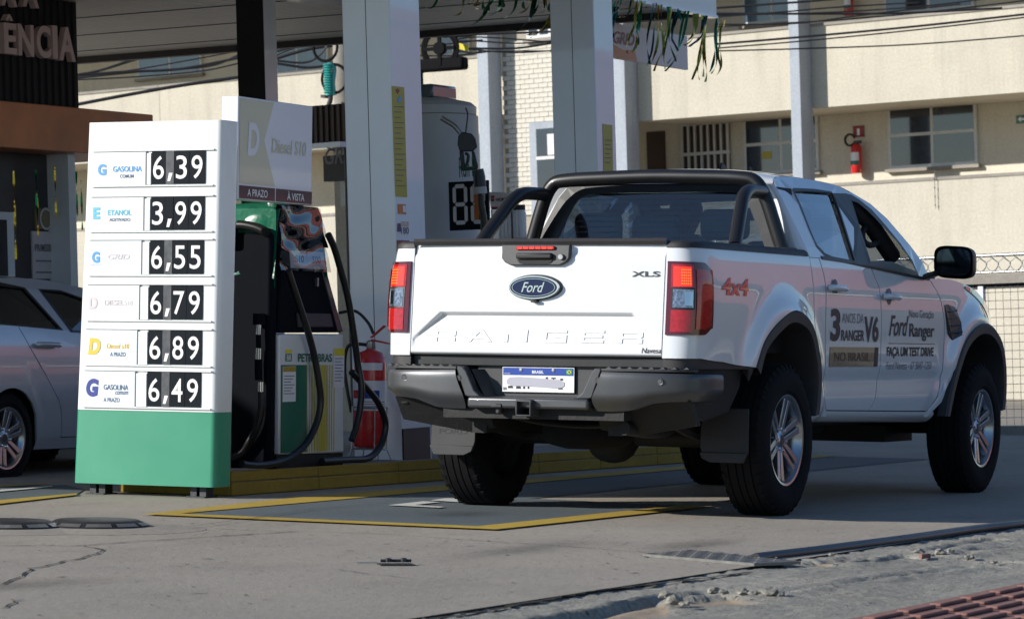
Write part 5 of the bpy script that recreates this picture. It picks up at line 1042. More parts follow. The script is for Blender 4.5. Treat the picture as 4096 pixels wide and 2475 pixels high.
# ---- canopy: slatted soffit, fascia
CAN = thing('canopy', 'large forecourt canopy with slatted beige soffit', 'canopy', (0, 0, TOPZ), 0, 'W')
mb = MB(); mb.prism([(-1.9, 1.9, .03), (7.4, 1.9, .03), (7.4, 3.66, .03), (10.25, 3.66, .03), (9.95, 17, .03), (-5.6, 17, .03), (-5.6, 9.1, .03), (-1.9, 9.1, .03)], (0, 0, .75)); make('roof_slab', mb, M['soffit'], CAN)  # out-of-view left block is added to keep the parked car in shade
sl = None
for k in range(62):
    y = 3.70+k*.125
    if sl is None: mb = MB(); mb.box((-1.88, 0, 0), (9.95, .115, .028)); sl = make('soffit_slat', mb, M['soffit'], CAN); o = sl
    else: o = sl.copy(); COL.objects.link(o)
    o.location = (0, y, 0)
for k in range(9):
    x = 9.45-k*1.25; mb = MB(); mb.box((x, 3.7, -.004), (x+.018, 11.4, .03)); make('soffit_joint', mb, M['crack'], CAN)
mb = MB(); mb.box((9.95, 3.66, -.06), (10.05, 17, .75)); make('rear_fascia', mb, M['acm_dark'], CAN)
mb = MB(); mb.box((7.42, 3.60, -.03), (10.30, 3.655, .80)); make('side_fascia', mb, M['fascia_white'], CAN)
mb = MB(); mb.box((7.42, 3.585, -.05), (10.30, 3.66, -.028)); make('fascia_trim', mb, M['acm_grey'], CAN)
for k in range(8):
    x = 8.75+k*.075; mb = MB(); mb.box((x, 3.595, .12), (x+.035, 3.60, .6)); make('fascia_stripe', mb, M['sticker_orange'], CAN)
mb = MB(); mb.box((6.7, 5.5, -.012), (7.5, 5.9, .0)); make('soffit_lamp', mb, M['fascia_white'], CAN)
# hanging banner under the canopy
n_y = np.array([0, 1., 0]); yb = 4.2
BP = [wpl(*z3(*p), (0, yb, 0), n_y) for p in [(940, 130), (1532, 288), (1532, 520), (940, 395)]]
BN = thing('banner_sign', 'pink hanging banner with red lettering under the canopy edge', 'banner', (BP[0][0], yb, TOPZ), 0, 'W')
M['banner_pink'] = mat('banner white print', (.66, .58, .58), .4, var=.05)
zt_, zb_ = np.mean([BP[0][2], BP[1][2]])-TOPZ, np.mean([BP[2][2], BP[3][2]])-TOPZ; L_ = BP[1][0]-BP[0][0]
mb = MB(); mb.box((0, 0, zb_), (L_, .03, zt_)); make('banner_board', mb, M['banner_pink'], BN)
a = wpl(*z3(1000, 335), (0, yb, 0), n_y); b = wpl(*z3(1150, 265), (0, yb, 0), n_y)
word('banner_word', 'GRID', b[0]-a[0], (zt_-zb_)*.36, lambda u, v: (a[0]-BP[0][0]+u, -.004, zb_+(zt_-zb_)*.42+v), M['poster_red'], BN, .02, .3)
mb = MB(); mb.prism([(.0, -.004, zb_+.005), (L_*.36, -.004, zb_+.005), (L_*.33, -.004, zb_+.10), (L_*.2, -.004, zb_+.08), (0, -.004, zb_+.14)], (0, .002, 0)); make('banner_figure', mb, M['sticker_orange'], BN)
for x in (.1, L_-.1): mb = MB(); mb.tube([(x, .015, zt_), (x, .015, .0)], .006, 6); make('banner_wire', mb, M['steel'], BN)
# ---- tinsel along the canopy edge
def foil(name, c): return mat(name, c, .18, metal=.85, var=.5, scale=25)
FOIL = {'g': foil('green tinsel foil', (.01, .20, .07)), 'y': foil('gold tinsel foil', (.50, .36, .04)), 'd': foil('dark green tinsel foil', (.015, .06, .04))}
rib = [('g',(150,-40),(0,120)),('g',(185,-40),(125,115)),('d',(430,-30),(315,225)),('y',(610,-30),(395,255)),('g',(765,-30),(550,275)),('y',(890,-30),(600,250)),('y',(820,-30),(690,130)),('g',(950,-20),(810,345)),('g',(1015,10),(820,340)),('d',(1010,50),(950,300)),('y',(905,-20),(672,215)),
 ('y',(1172,5),(1120,380)),('g',(1208,10),(1150,330)),('d',(1290,25),(1222,465)),('y',(1325,35),(1288,465)),('y',(1400,50),(1318,512)),('g',(1392,50),(1385,515)),('g',(1520,80),(1378,515)),('d',(1445,65),(1425,370)),('y',(1585,100),(1545,330)),('d',(1650,115),(1578,340)),('y',(1655,115),(1588,575)),('y',(1640,112),(1628,577)),('g',(1745,135),(1692,522)),('y',(1782,145),(1735,545)),('g',(1480,75),(1460,150)),('d',(1130,0),(1080,125)),
 ('y2',(1012,-20),(850,160)),('g2',(1072,-20),(1045,98)),('g2',(1325,-20),(1322,80)),('g2',(1540,-30),(1460,45)),('y2',(1725,-20),(1658,110)),('g2',(1900,60),(1702,192)),('d2',(1010,-20),(980,30)),('y2',(1800,-40),(1770,12))]
rib += [(c_, (a_[0]+22, a_[1]), (b_[0]+random.uniform(-25, 45), b_[1]+random.uniform(-70, 25))) for c_, a_, b_ in rib[:25] if random.random() < .8]
for k in range(22):
    u_ = random.uniform(0, 1100); l_ = random.uniform(40, 190)*(.5+.5*u_/1100); rib.append((random.choice('ggyd'), (u_+l_*.75, -30), (u_, -30+l_+random.uniform(0, 60))))
rib = [r_ for _, r_ in sorted((((z2 if r_[0].endswith('2') else z3)(*r_[2])[0], r_) for r_ in rib))]
ct_ = Counter()
nm_l = {'g': 'shiny green tinsel strip on the canopy edge, %s green from the left', 'y': 'shiny gold tinsel strip on the canopy edge, %s gold from the left', 'd': 'dark green tinsel strip on the canopy edge, %s dark from the left'}
for i, (c, a, b) in enumerate(rib):
    fn = z2 if c.endswith('2') else z3; c = c[0]
    A = wpl(*fn(*a), (0, 3.58, 0), n_y); B = wpl(*fn(*b), (0, 3.56-.10*random.random(), 0), n_y); n = 14; mb = MB(); vs_ = []
    ph = random.random()*6; tw_ = random.uniform(2, 6)*random.choice((-1, 1)); w_ = random.uniform(.010, .017)
    for k in range(n+1):
        t = k/n; p_ = A+(B-A)*t+np.array([.03*math.sin(ph+5*t)*t, .04*math.sin(ph*2+4*t)*t, -.05*math.sin(PI*t)]); an = ph+tw_*t; d = np.array([math.cos(an), math.sin(an)*.8, .15*math.sin(an)])*w_
        vs_ += [p_-d, p_+d]
    mb.add([q-A for q in vs_], [(2*k, 2*k+1, 2*k+3, 2*k+2) for k in range(n)]); o = make('tinsel_strip', mb, FOIL[c], None, smooth=60, recalc=False); o.location = [float(q) for q in A]; bpy.context.view_layer.update()
    ct_[c] += 1; tag(o, nm_l[c] % ORD[ct_[c]-1], 'tinsel', 'tinsel strips along the canopy edge')
# ---- convenience store on the left
ys_ = 7.3; ny = np.array([0, 1., 0])
def sp_(q, off=0.): return wpl(q[0], q[1], (0, ys_-off, 0), ny)
er = sp_(z1(558, 400)); bt = sp_(z1(570, 785)); bb = sp_(z1(300, 1090)); be = sp_(z1(1062, 850)); 
ST = thing('store', 'dark convenience store front with corrugated fascia and terracotta band', 'store', (er[0], ys_, 0), 0, 'W')
M['corr'] = mat('dark corrugated sheet', (.012, .011, .017), .6, var=.15, scale=3, spec=.25); M['terracotta'] = mat('terracotta band', (.72, .25, .10), .5, var=.3, scale=1.6, coat=.1); M['store_dark'] = mat('dark store front', (.022, .020, .026), .35, var=.2, coat=.3); M['letter_pink'] = mat('sign letter', (.78, .58, .55), .5, var=.05)
mb = MB(); n = 90; w_ = .095; vs_ = []
for k in range(n):
    x = -k*w_; vs_ += [(x, 0), (x-.045, 0), (x-.055, .014), (x-w_+.010, .014)]
top = TOPZ+1.2; m_ = len(vs_); mb.add([(x, y, bt[2]) for x, y in vs_]+[(x, y, top) for x, y in vs_], [(i, i+1, m_+i+1, m_+i) for i in range(m_-1)]); make('corrugated_fascia', mb, M['corr'], ST, recalc=False)
mb = MB(); mb.box((-9.4, .04, bt[2]), (0, 3.0, top)); make('fascia_box', mb, M['corr'], ST)
mb = MB(); mb.box((-9.4, -.06, bb[2]), (be[0]-er[0], 3.0, bt[2]-.002)); make('terracotta_band', mb, M['terracotta'], ST, bevel=.01)
mb = MB(); mb.box((-9.4, .25, -.2), (-.1, 3.0, bb[2]-.002)); make('shop_wall', mb, M['store_dark'], ST)
mb = MB(); mb.box((-.1, .05, -.2), (.0, .3, bb[2]-.002)); make('shop_post', mb, M['acm_grey'], ST)
pp = [sp_(z5(*q), -.25) for q in [(245, 60), (425, 215), (220, 225), (460, 570), (-60, 85), (95, 700)]]
mb = MB(); mb.box((pp[0][0]-er[0], .235, pp[1][2]), (pp[1][0]-er[0], .25, pp[0][2])); make('poster', mb, M['ochre_vinyl'], ST)
mb = MB(); mb.box((pp[2][0]-er[0], .235, pp[3][2]), (pp[3][0]-er[0], .25, pp[2][2])); make('notice_board', mb, M['t_pale'], ST)
word('notice_title', 'PR/MS0002145', (pp[3][0]-pp[2][0])*.85, .06, lambda u, v: (pp[2][0]-er[0]+.03+u, .231, pp[2][2]-.16+v), M['ink_grey'], ST, .01)
for k in range(6): mb = MB(); z_ = pp[2][2]-.24-k*.09; mb.box((pp[2][0]-er[0]+.04, .231, z_), (pp[3][0]-er[0]-.06-.1*(k % 2), .234, z_+.012)); make('notice_line', mb, M['ink_grey'], ST)
mb = MB(); mb.lathe([(.09, 0), (.07, 0)], (pp[0][0]-er[0]+.14, .231, (pp[0][2]+pp[1][2])/2), 'y', 20, caps=False); make('poster_ring', mb, M['t_pale'], ST, recalc=False)
mb = MB(); mb.box((pp[4][0]-er[0], .225, 0), (pp[5][0]-er[0], .25, pp[4][2])); make('door_frame', mb, M['acm_grey'], ST)
mb = MB(); mb.box((pp[4][0]-er[0]-1, .22, 0), (pp[5][0]-er[0]-.1, .235, pp[4][2]-.06)); make('door_glass', mb, M['win_glass'], ST)
# raised sign letters, each its own part
def lett(txt, a, b, bot, topq):
    A = sp_(z1(a, bot)); B = sp_(z1(b, bot)); Tq = sp_(z1(a, topq))
    word3d('sign_letter', txt, B[0]-A[0], Tq[2]-A[2], lambda u, v, d: (A[0]-er[0]+u, -d-.002, A[2]+v), M['letter_pink'], ST, .05, .03)
for t_, a, b in [('E', -8, 83), ('N', 97, 208), ('C', 230, 330), ('I', 345, 380), ('A', 392, 508)]:
    yy = .118*(a+b)/2; lett(t_, a, b, 385+yy*1.0-0, 165+yy*.55)
lett('^', 0, 55, 150, 105); lett('A', -30, 85, 42, -160); lett('A', 130, 240, 50, -150) if 0 else lett('A', 125, 242, 50, -150)
# green and yellow tinsel hanging in the shop front
for i, (q, c) in enumerate([((98, 1235), 'y'), ((258, 1230), 'g'), ((265, 1330), 'y'), ((395, 1200), 'y'), ((550, 1240), 'g'), ((585, 1300), 'g'), ((105, 1500), 'y')]):
    A = sp_(z1(*q), -.1); mb = MB(); vs_ = []
    for k in range(11): t = k/10; an = i+5*t; vs_ += [(-.009*math.cos(an), .009*math.sin(an), -.4*t), (.009*math.cos(an), -.009*math.sin(an), -.4*t)]
    mb.add(vs_, [(2*k, 2*k+1, 2*k+3, 2*k+2) for k in range(10)]); o = make('tinsel_strip', mb, FOIL[c], None, smooth=60, recalc=False); o.location = [float(v) for v in A]; bpy.context.view_layer.update(); tag(o, 'short %s tinsel strip hanging in the dark store front, %s in the row' % ('gold' if c == 'y' else 'green', ORD[i]), 'tinsel', 'tinsel strips in the store front')
# ---- kiosk with corrugated roof seen between dispenser and column
kd = 31.0; KP = wd(*z2(820, 1040), kd); ktl = np.array([math.cos(math.radians(80)), math.sin(math.radians(80)), 0]); kn = np.array([-ktl[1], ktl[0], 0])
KO = thing('kiosk', 'small dark kiosk with corrugated fascia between dispenser and column', 'kiosk', (KP[0], KP[1], 0), math.radians(-100), 'W')
def kk(q): X = wpl(q[0], q[1], KP, kn); return float(-(X-KP)@ktl), float(X[2])
s0, zt0 = kk(z2(560, 772)); s1, zt1 = kk(z2(860, 768)); _, zf = kk(z2(700, 1035)); _, zb2 = kk(z2(700, 1075))
mb = MB(); vs_ = []; w_ = .07
for k in range(int((s1-s0)/w_)+1): x = s0+k*w_; vs_ += [(x, 0), (x+.03, 0), (x+.036, .02), (x+w_-.006, .02)]
m_ = len(vs_); mb.add([(x, y, zf) for x, y in vs_]+[(x, y, zt0) for x, y in vs_], [(i, i+1, m_+i+1, m_+i) for i in range(m_-1)]); make('corrugated_fascia', mb, M['door_brown'], KO, recalc=False)
mb = MB(); mb.box((s0, .03, zf), (s1, 1.6, zt0)); make('roof_box', mb, M['corr'], KO); mb = MB(); mb.box((s0, -.08, zb2), (s1, .1, zf-.002)); make('beam', mb, M['acm_grey'], KO)
gs0, gz1 = kk(z2(636, 1125)); gs1, gz0 = kk(z2(860, 1295)); mb = MB(); mb.box((gs0, .15, gz0), (gs1+.3, .25, gz1)); bs_ = make('sign_board', mb, M['acm_dark'], KO)
word('sign_word', 'GRID', .42, .16, lambda u, v: (gs0+.02+u, .147, gz0+.16+v), M['ink_grey'], bs_, .02, .3)
w0_, wz1 = kk(z2(640, 1305)); w1_, wz0 = kk(z2(825, 1475)); mb = MB(); mb.box((w0_, .4, wz0), (w1_+.2, .45, wz1)); kw = make('window_frame', mb, M['win_white'], KO); mb = MB(); mb.box((w0_+.05, .39, wz0+.05), (w1_-.02, .41, wz1-.02)); make('window_pane', mb, M['win_glass'], kw)
mb = MB(); mb.box((s0, .45, -.3), (s1+.3, 1.6, zf)); make('kiosk_wall', mb, M['stucco'], KO)
mb = MB(); a = kk(z6(838, 20)); mb.tube([(a[0], .1, -.3), (a[0], .1, zf)], .03, 8); make('drain_pipe', mb, M['acm_dark'], KO, smooth=60)
# ---- white tank with price board
tc = wd(1005, 400, 27.0); g_ = gz(tc[0], tc[1]); ztop = wd(*k4(500, 180), 26.6)[2]
TK = thing('storage_tank', 'tall white cylindrical tank behind the clad column', 'tank', (tc[0], tc[1], g_), 0, 'W'); M['tank'] = mat('tank white', (.50, .51, .52), .5, var=.06, scale=2)
Rk = .515; ht = ztop-g_; mb = MB(); mb.lathe([(Rk, 0), (Rk, ht)], (0, 0, 0), 'z', 40); make('barrel', mb, M['tank'], TK, smooth=40)
mb = MB(); mb.lathe([(Rk-.03, ht), (Rk-.015, ht+.01), (Rk-.012, ht+.075), (Rk-.05, ht+.11), (.25, ht+.16), (0, ht+.17)], (0, 0, 0), 'z', 40); make('lid', mb, M['tank'], TK, smooth=40)
mb = MB(); mb.box((-.20, -.26, ht+.14), (.25, .32, ht+.26)); make('hatch', mb, M['win_blue'], TK, bevel=.02)
def board_frame(P):      # plane facing the street, parallel to the truck's back
    return lambda q: wpl(q[0], q[1], P, np.array([1., 0, 0]))
bp = wd(*k4(600, 1000), 26.2); bf = board_frame(bp); A = bf(k4(465, 838)); B = bf(k4(790, 1290))
PBD = thing('price_board', 'black seven-segment price board with white digits leaning on the tank', 'price board', (A[0], A[1], B[2]), 0, 'W'); Hh = A[2]-B[2]; Ww = A[1]-B[1]
mb = MB(); mb.box((0, -Ww-.06, 0), (.03, 0, Hh)); make('board', mb, M['digit_black'], PBD)
mb = MB(); mb.tube([(.02, -.3, 0), (.02, -.3, -(B[2]-gz(A[0], A[1])))], .03, 8); make('post', mb, M['acm_dark'], PBD)
def seg7(y0, w_, z0, h_, off=None):
    t = h_*.10; g = .006
    hs = [(z0, 'b'), (z0+h_/2, 'm'), (z0+h_, 't')]
    for zc, _ in hs:
        zc = min(max(zc, z0+t/2), z0+h_-t/2); mb = MB(); mb.prism([(-.004, y0-g-t*.5, zc), (-.004, y0-t, zc+t/2), (-.004, y0-w_+t, zc+t/2), (-.004, y0-w_+g+t*.5, zc), (-.004, y0-w_+t, zc-t/2), (-.004, y0-t, zc-t/2)], (.003, 0, 0)); make('digit_segment', mb, M['topper_white'], PBD)
    for yc in (y0-t/2, y0-w_+t/2):
        for za, zb_ in ((z0+t*.6, z0+h_/2-t*.3), (z0+h_/2+t*.3, z0+h_-t*.6)):
            mb = MB(); mb.prism([(-.004, yc-t*.45, za+t*.4), (-.004, yc, za), (-.004, yc+t*.45, za+t*.4), (-.004, yc+t*.45, zb_-t*.4), (-.004, yc, zb_), (-.004, yc-t*.45, zb_-t*.4)], (.003, 0, 0)); make('digit_segment', mb, M['topper_white'], PBD)
seg7(-.035, Ww*.46, .045, Hh*.83); seg7(-.055-Ww*.48, Ww*.46, .045, Hh*.83)
mb = MB(); mb.box((-.006, -.055-Ww*.48-Ww*.26, .08), (-.005, -.055-Ww*.48-Ww*.12, Hh*.80)); make('red_reflector', mb, M['sticker_orange'], PBD)
# giant nozzle hung on the tank
npos = wd(*k4(640, 560), 26.0); NZ = thing('display_nozzle', 'oversized dark blue fuel nozzle hanging on the white tank', 'fuel nozzle', npos, 0, 'W'); M['nozzle_blue'] = mat('nozzle navy', (.012, .018, .035), .45, var=.1, coat=.2)
nfr = lambda q: wd(q[0], q[1], 26.0)-npos
mb = MB(); mb.tube(smooth_path([nfr(k4(*q)) for q in [(395, 220), (450, 255), (510, 290), (545, 325), (580, 370)]], 5), .020, 10); make('spout', mb, M['steel'], NZ, smooth=50)
vdir = (wray(1110, 400)/np.linalg.norm(wray(1110, 400)))*.10
mb = MB(); mb.prism([nfr(k4(*q)) for q in [(560, 395), (600, 355), (690, 372), (725, 420), (745, 500), (700, 545), (575, 545), (552, 480)]], vdir); make('nozzle_body', mb, M['nozzle_blue'], NZ, bevel=.008)
for pts in [[(570, 540), (612, 540), (630, 700), (605, 730), (585, 720)], [(690, 540), (715, 540), (755, 690), (740, 720), (700, 700)], [(590, 700), (740, 680), (745, 720), (590, 732)]]: mb = MB(); mb.prism([nfr(k4(*q)) for q in pts], vdir*.7); make('guard', mb, M['nozzle_blue'], NZ, bevel=.01)
mb = MB(); mb.tube(smooth_path([nfr(k4(*q)) for q in [(625, 560), (655, 580), (650, 640), (630, 700)]], 4), .012, 8); make('trigger', mb, M['nozzle_blue'], NZ, smooth=50)
mb = MB(); mb.tube([nfr(k4(*q)) for q in [(745, 720), (760, 780), (770, 880)]], .05, 10); make('grip_sleeve', mb, M['nozzle_blue'], NZ, smooth=50); mb = MB(); mb.tube([nfr(k4(*q)) for q in [(766, 885), (772, 950)]], .055, 10); make('collar', mb, M['tank'], NZ, smooth=50)
mb = MB(); mb.tube(smooth_path([nfr(k4(*q)) for q in [(775, 960), (785, 1080), (805, 1200), (800, 1400), (760, 1600)]], 5), .028, 10); make('thick_hose', mb, M['pipe_black'], NZ, smooth=50)
A = wd(*k4(580, 795), 25.95)-npos; B = wd(*k4(775, 735), 25.95)-npos; rv = B-A
mb = MB(); mb.prism([nfr(k4(*q)) for q in [(700, 725), (775, 712), (778, 775), (700, 782)]], vdir*.3); make('tag', mb, M['t_pale'], NZ)
V, Fc = text2d('Run B', 1, 1, .01); uu = np.array([0, -1., 0])*abs(rv[1]); mb = MB().add([A+uu*p[0]+np.array([-.02, 0, .16*p[1]]) for p in V], Fc); make('hand_lettering', mb, M['pump_green'], NZ, recalc=False)
mb = MB(); mb.tube(smooth_path([nfr(k4(*q)) for q in [(630, 370), (645, 250), (650, 180), (630, 125)]], 4), .006, 6); make('cord', mb, M['acm_dark'], NZ)
# ---- oil display rack and sign
rp = wd(*k4(1000, 1100), 25.0); RK = thing('display_rack', 'wire rack of white oil bottles under a red and white sign', 'display rack', (rp[0], rp[1], gz(rp[0], rp[1])), 0, 'W'); r0 = np.array([rp[0], rp[1], gz(rp[0], rp[1])])
rf = lambda q: wpl(q[0], q[1], rp, np.array([1., 0, 0]))-r0
S_ = [rf(k4(*q)) for q in [(855, 932), (1050, 940), (1050, 1075), (870, 1072)]]
mb = MB(); mb.prism(S_, (.02, 0, 0)); make('sign_board', mb, M['banner_pink'], RK); mb = MB(); mb.prism([rf(k4(*q)) for q in [(870, 1073), (1050, 1076), (1050, 1100), (878, 1100)]], (.02, 0, 0)); make('sign_strip', mb, M['poster_red'], RK)
a = rf(k4(920, 1025)); b = rf(k4(1050, 978)); word('sign_word', 'WÜRTH', abs(b[1]-a[1]), b[2]-a[2], lambda u, v: (a[0]-.004, a[1]-u, a[2]+v), M['ink_brown'], RK, .03)
for zz in (985, 1015): mb = MB(); mb.prism([rf(k4(*q))-np.array([.004, 0, 0]) for q in [(876, zz-18), (908, zz-18), (908, zz+2), (892, zz+12), (876, zz+2)]], (.002, 0, 0)); make('sign_mark', mb, M['poster_red'], RK)
for xx in (880, 1072): P0 = rf(k4(xx, 1100)); mb = MB(); mb.tube([P0, np.array([P0[0], P0[1], 0])], .006, 6); make('rack_leg', mb, M['door_brown'], RK)
sh = rf(k4(1000, 1385)); mb = MB(); mb.box((sh[0]-.02, sh[1]-.35, sh[2]-.02), (sh[0]+.3, sh[1]+.35, sh[2])); make('shelf', mb, M['acm_dark'], RK)
bl_ = None
for k, xx in enumerate((970, 1005, 1040, 1078, 1112, 1145)):
    P0 = rf(k4(xx, 1380)); t = thing('oil_bottle', 'white oil bottle with black cap on the wire rack, %s from the left' % ORD[k], 'bottle', r0+np.array([P0[0]+.05, P0[1], sh[2]]), 0, 'W', 'oil bottles on the rack')
    if bl_ is None:
        mb = MB(); mb.lathe([(.036, 0), (.038, .01), (.038, .19), (.030, .215), (.030, .22)], (0, 0, 0), 'z', 12); m1 = make('bottle_body', mb, M['topper_white'], t, smooth=40); mb = MB(); mb.lathe([(.032, .22), (.032, .26), (0, .26)], (0, 0, 0), 'z', 12); m2 = make('bottle_cap', mb, M['acm_dark'], t, smooth=40); bl_ = (m1, m2)
    else:
        for q in bl_: o = q.copy(); COL.objects.link(o); o.parent = t
# ================================================================== apartment building behind (80 degrees to the truck axis)
BA = math.radians(80); btl = np.array([math.cos(BA), math.sin(BA), 0]); bnn = np.array([-btl[1], btl[0], 0]); BPt = wd(*z4(1200, 720), 57.0)
BD = thing('apartment_building', 'cream apartment block with open corridors and grey pillars', 'building', (BPt[0], BPt[1], 0), math.radians(-100), 'W')
def bz_(q, d=0.):
    P = BPt-bnn*d if np.dot(bnn, CW-BPt) > 0 else BPt+bnn*d
    X = wpl(q[0], q[1], P, bnn); return float(-(X-BPt)@btl), float(X[2])
DB = 2.0
def bbox(name, s0, s1, d0, d1, z0, z1, m, par=None, bev=0): mb = MB(); mb.box((s0, d0, z0), (s1, d1, z1)); return make(name, mb, M[m], par or BD, bevel=bev)
for k, (a, b) in enumerate(((-32, -17.2), (-17.19, -8.72), (-5.32, -1.80), (-1.60, 4.5), (4.51, 14))): bbox('parapet', a, b, 0, .16, 4.91, 6.36, 'stucco'); bbox('parapet_coping', a, b, -.03, .19, 6.36, 6.41, 'cap_stone')
for a, b in ((-32, -8.72), (-5.32, 14)):
    bbox('corridor_slab', a, b, .165, DB, 4.91, 5.05, 'stucco_tan'); bbox('corridor_slab', a, b, -.75, DB, 7.77, 7.9, 'stucco_tan'); bbox('parapet', a, b, -.92, -.755, 7.77, 9.3, 'stucco'); bbox('corridor_slab', a, b, .165, DB, 2.1, 2.25, 'stucco_tan')  # unseen top slab and parapet jut forward to shade the upper wall
    bbox('back_wall', a, b, DB, DB+.2, -3, 9.3, 'stucco_tan')
bbox('back_wall', -8.72, -5.32, DB, DB+.2, -3, 9.3, 'stucco_tan')
bbox('lower_wall', -5.32, 14, 0, .16, -3, 3.50, 'stucco'); bbox('wall_coping', -5.32, 14, -.02, .19, 3.50, 3.555, 'cap_stone'); bbox('lower_wall', -32, -8.72, 0, .16, -3, 3.50, 'stucco'); bbox('wall_coping', -32, -8.72, -.02, .19, 3.50, 3.555, 'cap_stone')
for s0, s1 in ((-8.70, -8.44), (-5.58, -5.33), (-1.80, -1.59)):
    bbox('pillar', s0, s1, -.42, .0, -3, 9.5, 'pillar_grey', bev=.01)
bbox('brick_backing', -8.44, -5.58, .05, .3, -3, 9.3, 'mortar')
bk = None; wl, wr = bz_(z3(400, 1000))[0], bz_(z3(600, 1000))[0]; wtop = bz_(z3(500, 880))[1]; cnt = 0
for r_ in range(36):
    z = 3.30+r_*.092
    for k in range(14):
        s_ = -8.43+k*.212+(.106 if r_ % 2 else 0)
        if s_+.20 > -5.58 or (-6.70 < s_ < -6.02) or (z < wtop-.09 and wl-.02 < s_ < -6.0): continue
        if bk is None: mb = MB(); mb.box((0, 0, 0), (.203, .05, .083)); bk = make('brick', mb, M['brick'], BD); o = bk
        else: o = bk.copy(); COL.objects.link(o)
        o.location = (s_, .004+random.uniform(0, .006), z); cnt += 1
mb = MB(); mb.box((wl, -.03, 2.6), (wr+.9, .10, wtop)); wf = make('window_surround', mb, M['pillar_grey'], BD)
i0 = bz_(z3(450, 1000))[0]; i1 = bz_(z3(478, 940)); mb = MB(); mb.box((i0, -.04, 2.7), (wr+.8, -.02, bz_(z3(500, 930))[1])); make('window_pane', mb, M['win_glass'], wf)
gy_ = bz_(z3(530, 1140))[1]; mb = MB(); mb.box((i0, -.06, gy_-.03), (wr+.8, -.035, gy_+.03)); make('window_bar', mb, M['win_white'], wf); a = bz_(z3(530, 970)); mb = MB(); mb.box((a[0], -.045, gy_+.05), (wr+.8, -.041, a[1])); make('window_blind', mb, M['t_pale'], wf)
def win(name, q0, q1, panes, m='win_glass', d=DB, frame='win_white', mul=.06, split=.5):
    (s0, zt_), (s1, zb_) = bz_(q0, d), bz_(q1, d); f_ = bbox('window', s0, s1, d-.06, d, zb_, zt_, frame)
    nx, nz = panes
    for i in range(nx):
        for j in range(nz):
            a0 = s0+mul+(s1-s0-mul)*i/nx; a1 = s0+(s1-s0-mul)*(i+1)/nx; zs = [zb_+mul, zb_+(zt_-zb_)*split+mul*.5, zt_] if nz == 2 else [zb_+mul, zt_]
            bbox('window_pane', a0, a1, d-.065, d-.05, zs[j], zs[j+1]-mul, m, f_)
    bbox('window_sill', s0-.05, s1+.05, d-.12, d, zb_-.06, zb_, 'cap_stone', f_); return f_
win('window', z4(1180, 745), z4(1835, 1185), (2, 2)); wn = win('window', z4(140, 835), z4(690, 1235), (2, 2))
(s0, a1_), (s1, b1_) = bz_(z4(268, 1097), DB-.07), bz_(z4(335, 1145), DB-.07); bbox('window_notice', s0, s1, DB-.072, DB-.067, b1_, a1_, 'poster_yellow', wn)
win('window', z4(130, -120), z4(560, 150), (2, 1), 'win_blue'); win('window', z4(1150, -160), z4(1810, 60), (2, 1), 'win_glass'); win('window', z1(1000, 290), z1(1470, 530), (2, 1), 'win_blue'); win('window', z2(300, 280), z2(760, 510), (2, 1), 'win_blue'); win('window', z2(1530, 200), z2(1780, 400), (2, 1), 'win_blue'); win('window', z3(380, 110), z3(560, 270), (2, 1), 'win_glass', .0)
# barred door-window and dark doors
(s0, zt_), (s1, zb_) = bz_(z3(1508, 905), DB), bz_(z3(1850, 1330), DB); gf = bbox('grille_window', s0, s1, DB-.05, DB, zb_, zt_, 'door_brown')
for k in range(8): x = s0+(s1-s0)*k/7; bbox('grille_bar', x-.022, x+.022, DB-.10, DB-.06, zb_, zt_, 'win_white', gf)
for z in (zt_, (zt_+zb_)/2+.02): bbox('grille_rail', s0-.04, s1+.04, DB-.11, DB-.065, z-.03, z+.03, 'win_white', gf)
(s0, zt_), (s1, zb_) = bz_(z3(1240, 870), DB), bz_(z3(1385, 1400), DB); bbox('doorway', s0, s1, DB-.03, DB, 2.25, 4.85, 'door_brown')
(s0, zt_), (s1, zb_) = bz_(z3(30, 1035), DB), bz_(z3(150, 1400), DB); bbox('doorway', s0, s1, DB-.03, DB, 2.25, zt_, 'door_brown')
# extinguishers and signs on the corridor wall
def wall_ext(q_top, q_bot, lab, fn):
    (s0, zt_), (s1, zb_) = bz_(fn(*q_top), DB-.15), bz_(fn(*q_bot), DB-.15); P = BPt-btl*((s0+s1)/2)+(-bnn if np.dot(bnn, CW-BPt) > 0 else bnn)*(DB-.17)
    h = zt_-zb_; t = thing('wall_extinguisher', lab, 'fire extinguisher', (P[0], P[1], zb_), math.radians(-100), 'W'); r = h*.17
    mb = MB(); mb.lathe([(r*.9, 0), (r, .02), (r, h*.76), (r*.7, h*.86), (r*.25, h*.90)], (0, 0, 0), 'z', 16); make('cylinder', mb, M['ext_red'], t, smooth=40)
    mb = MB(); mb.lathe([(r*1.02, h*.35), (r*1.02, h*.62)], (0, 0, 0), 'z', 16, caps=False, a0=PI*1.05, a1=PI*1.8); make('label', mb, M['topper_white'], t, recalc=False); mb = MB(); mb.lathe([(r*1.025, h*.25), (r*1.025, h*.37)], (0, 0, 0), 'z', 16, caps=False, a0=PI*1.1, a1=PI*1.8); make('label_band', mb, M['pump_green'], t, recalc=False)
    mb = MB(); mb.box((-r*.3, -r*.3, h*.88), (r*1.0, r*.3, h*.97)); make('handle', mb, M['acm_dark'], t); mb = MB(); mb.tube([(-r*.9+r*1.0*math.cos(a), -r*.5, h*1.0+r*1.0*math.sin(a)) for a in [.3+5.2*k/14 for k in range(15)]], r*.22, 6); make('hose_loop', mb, M['acm_dark'], t, smooth=60)
    return t
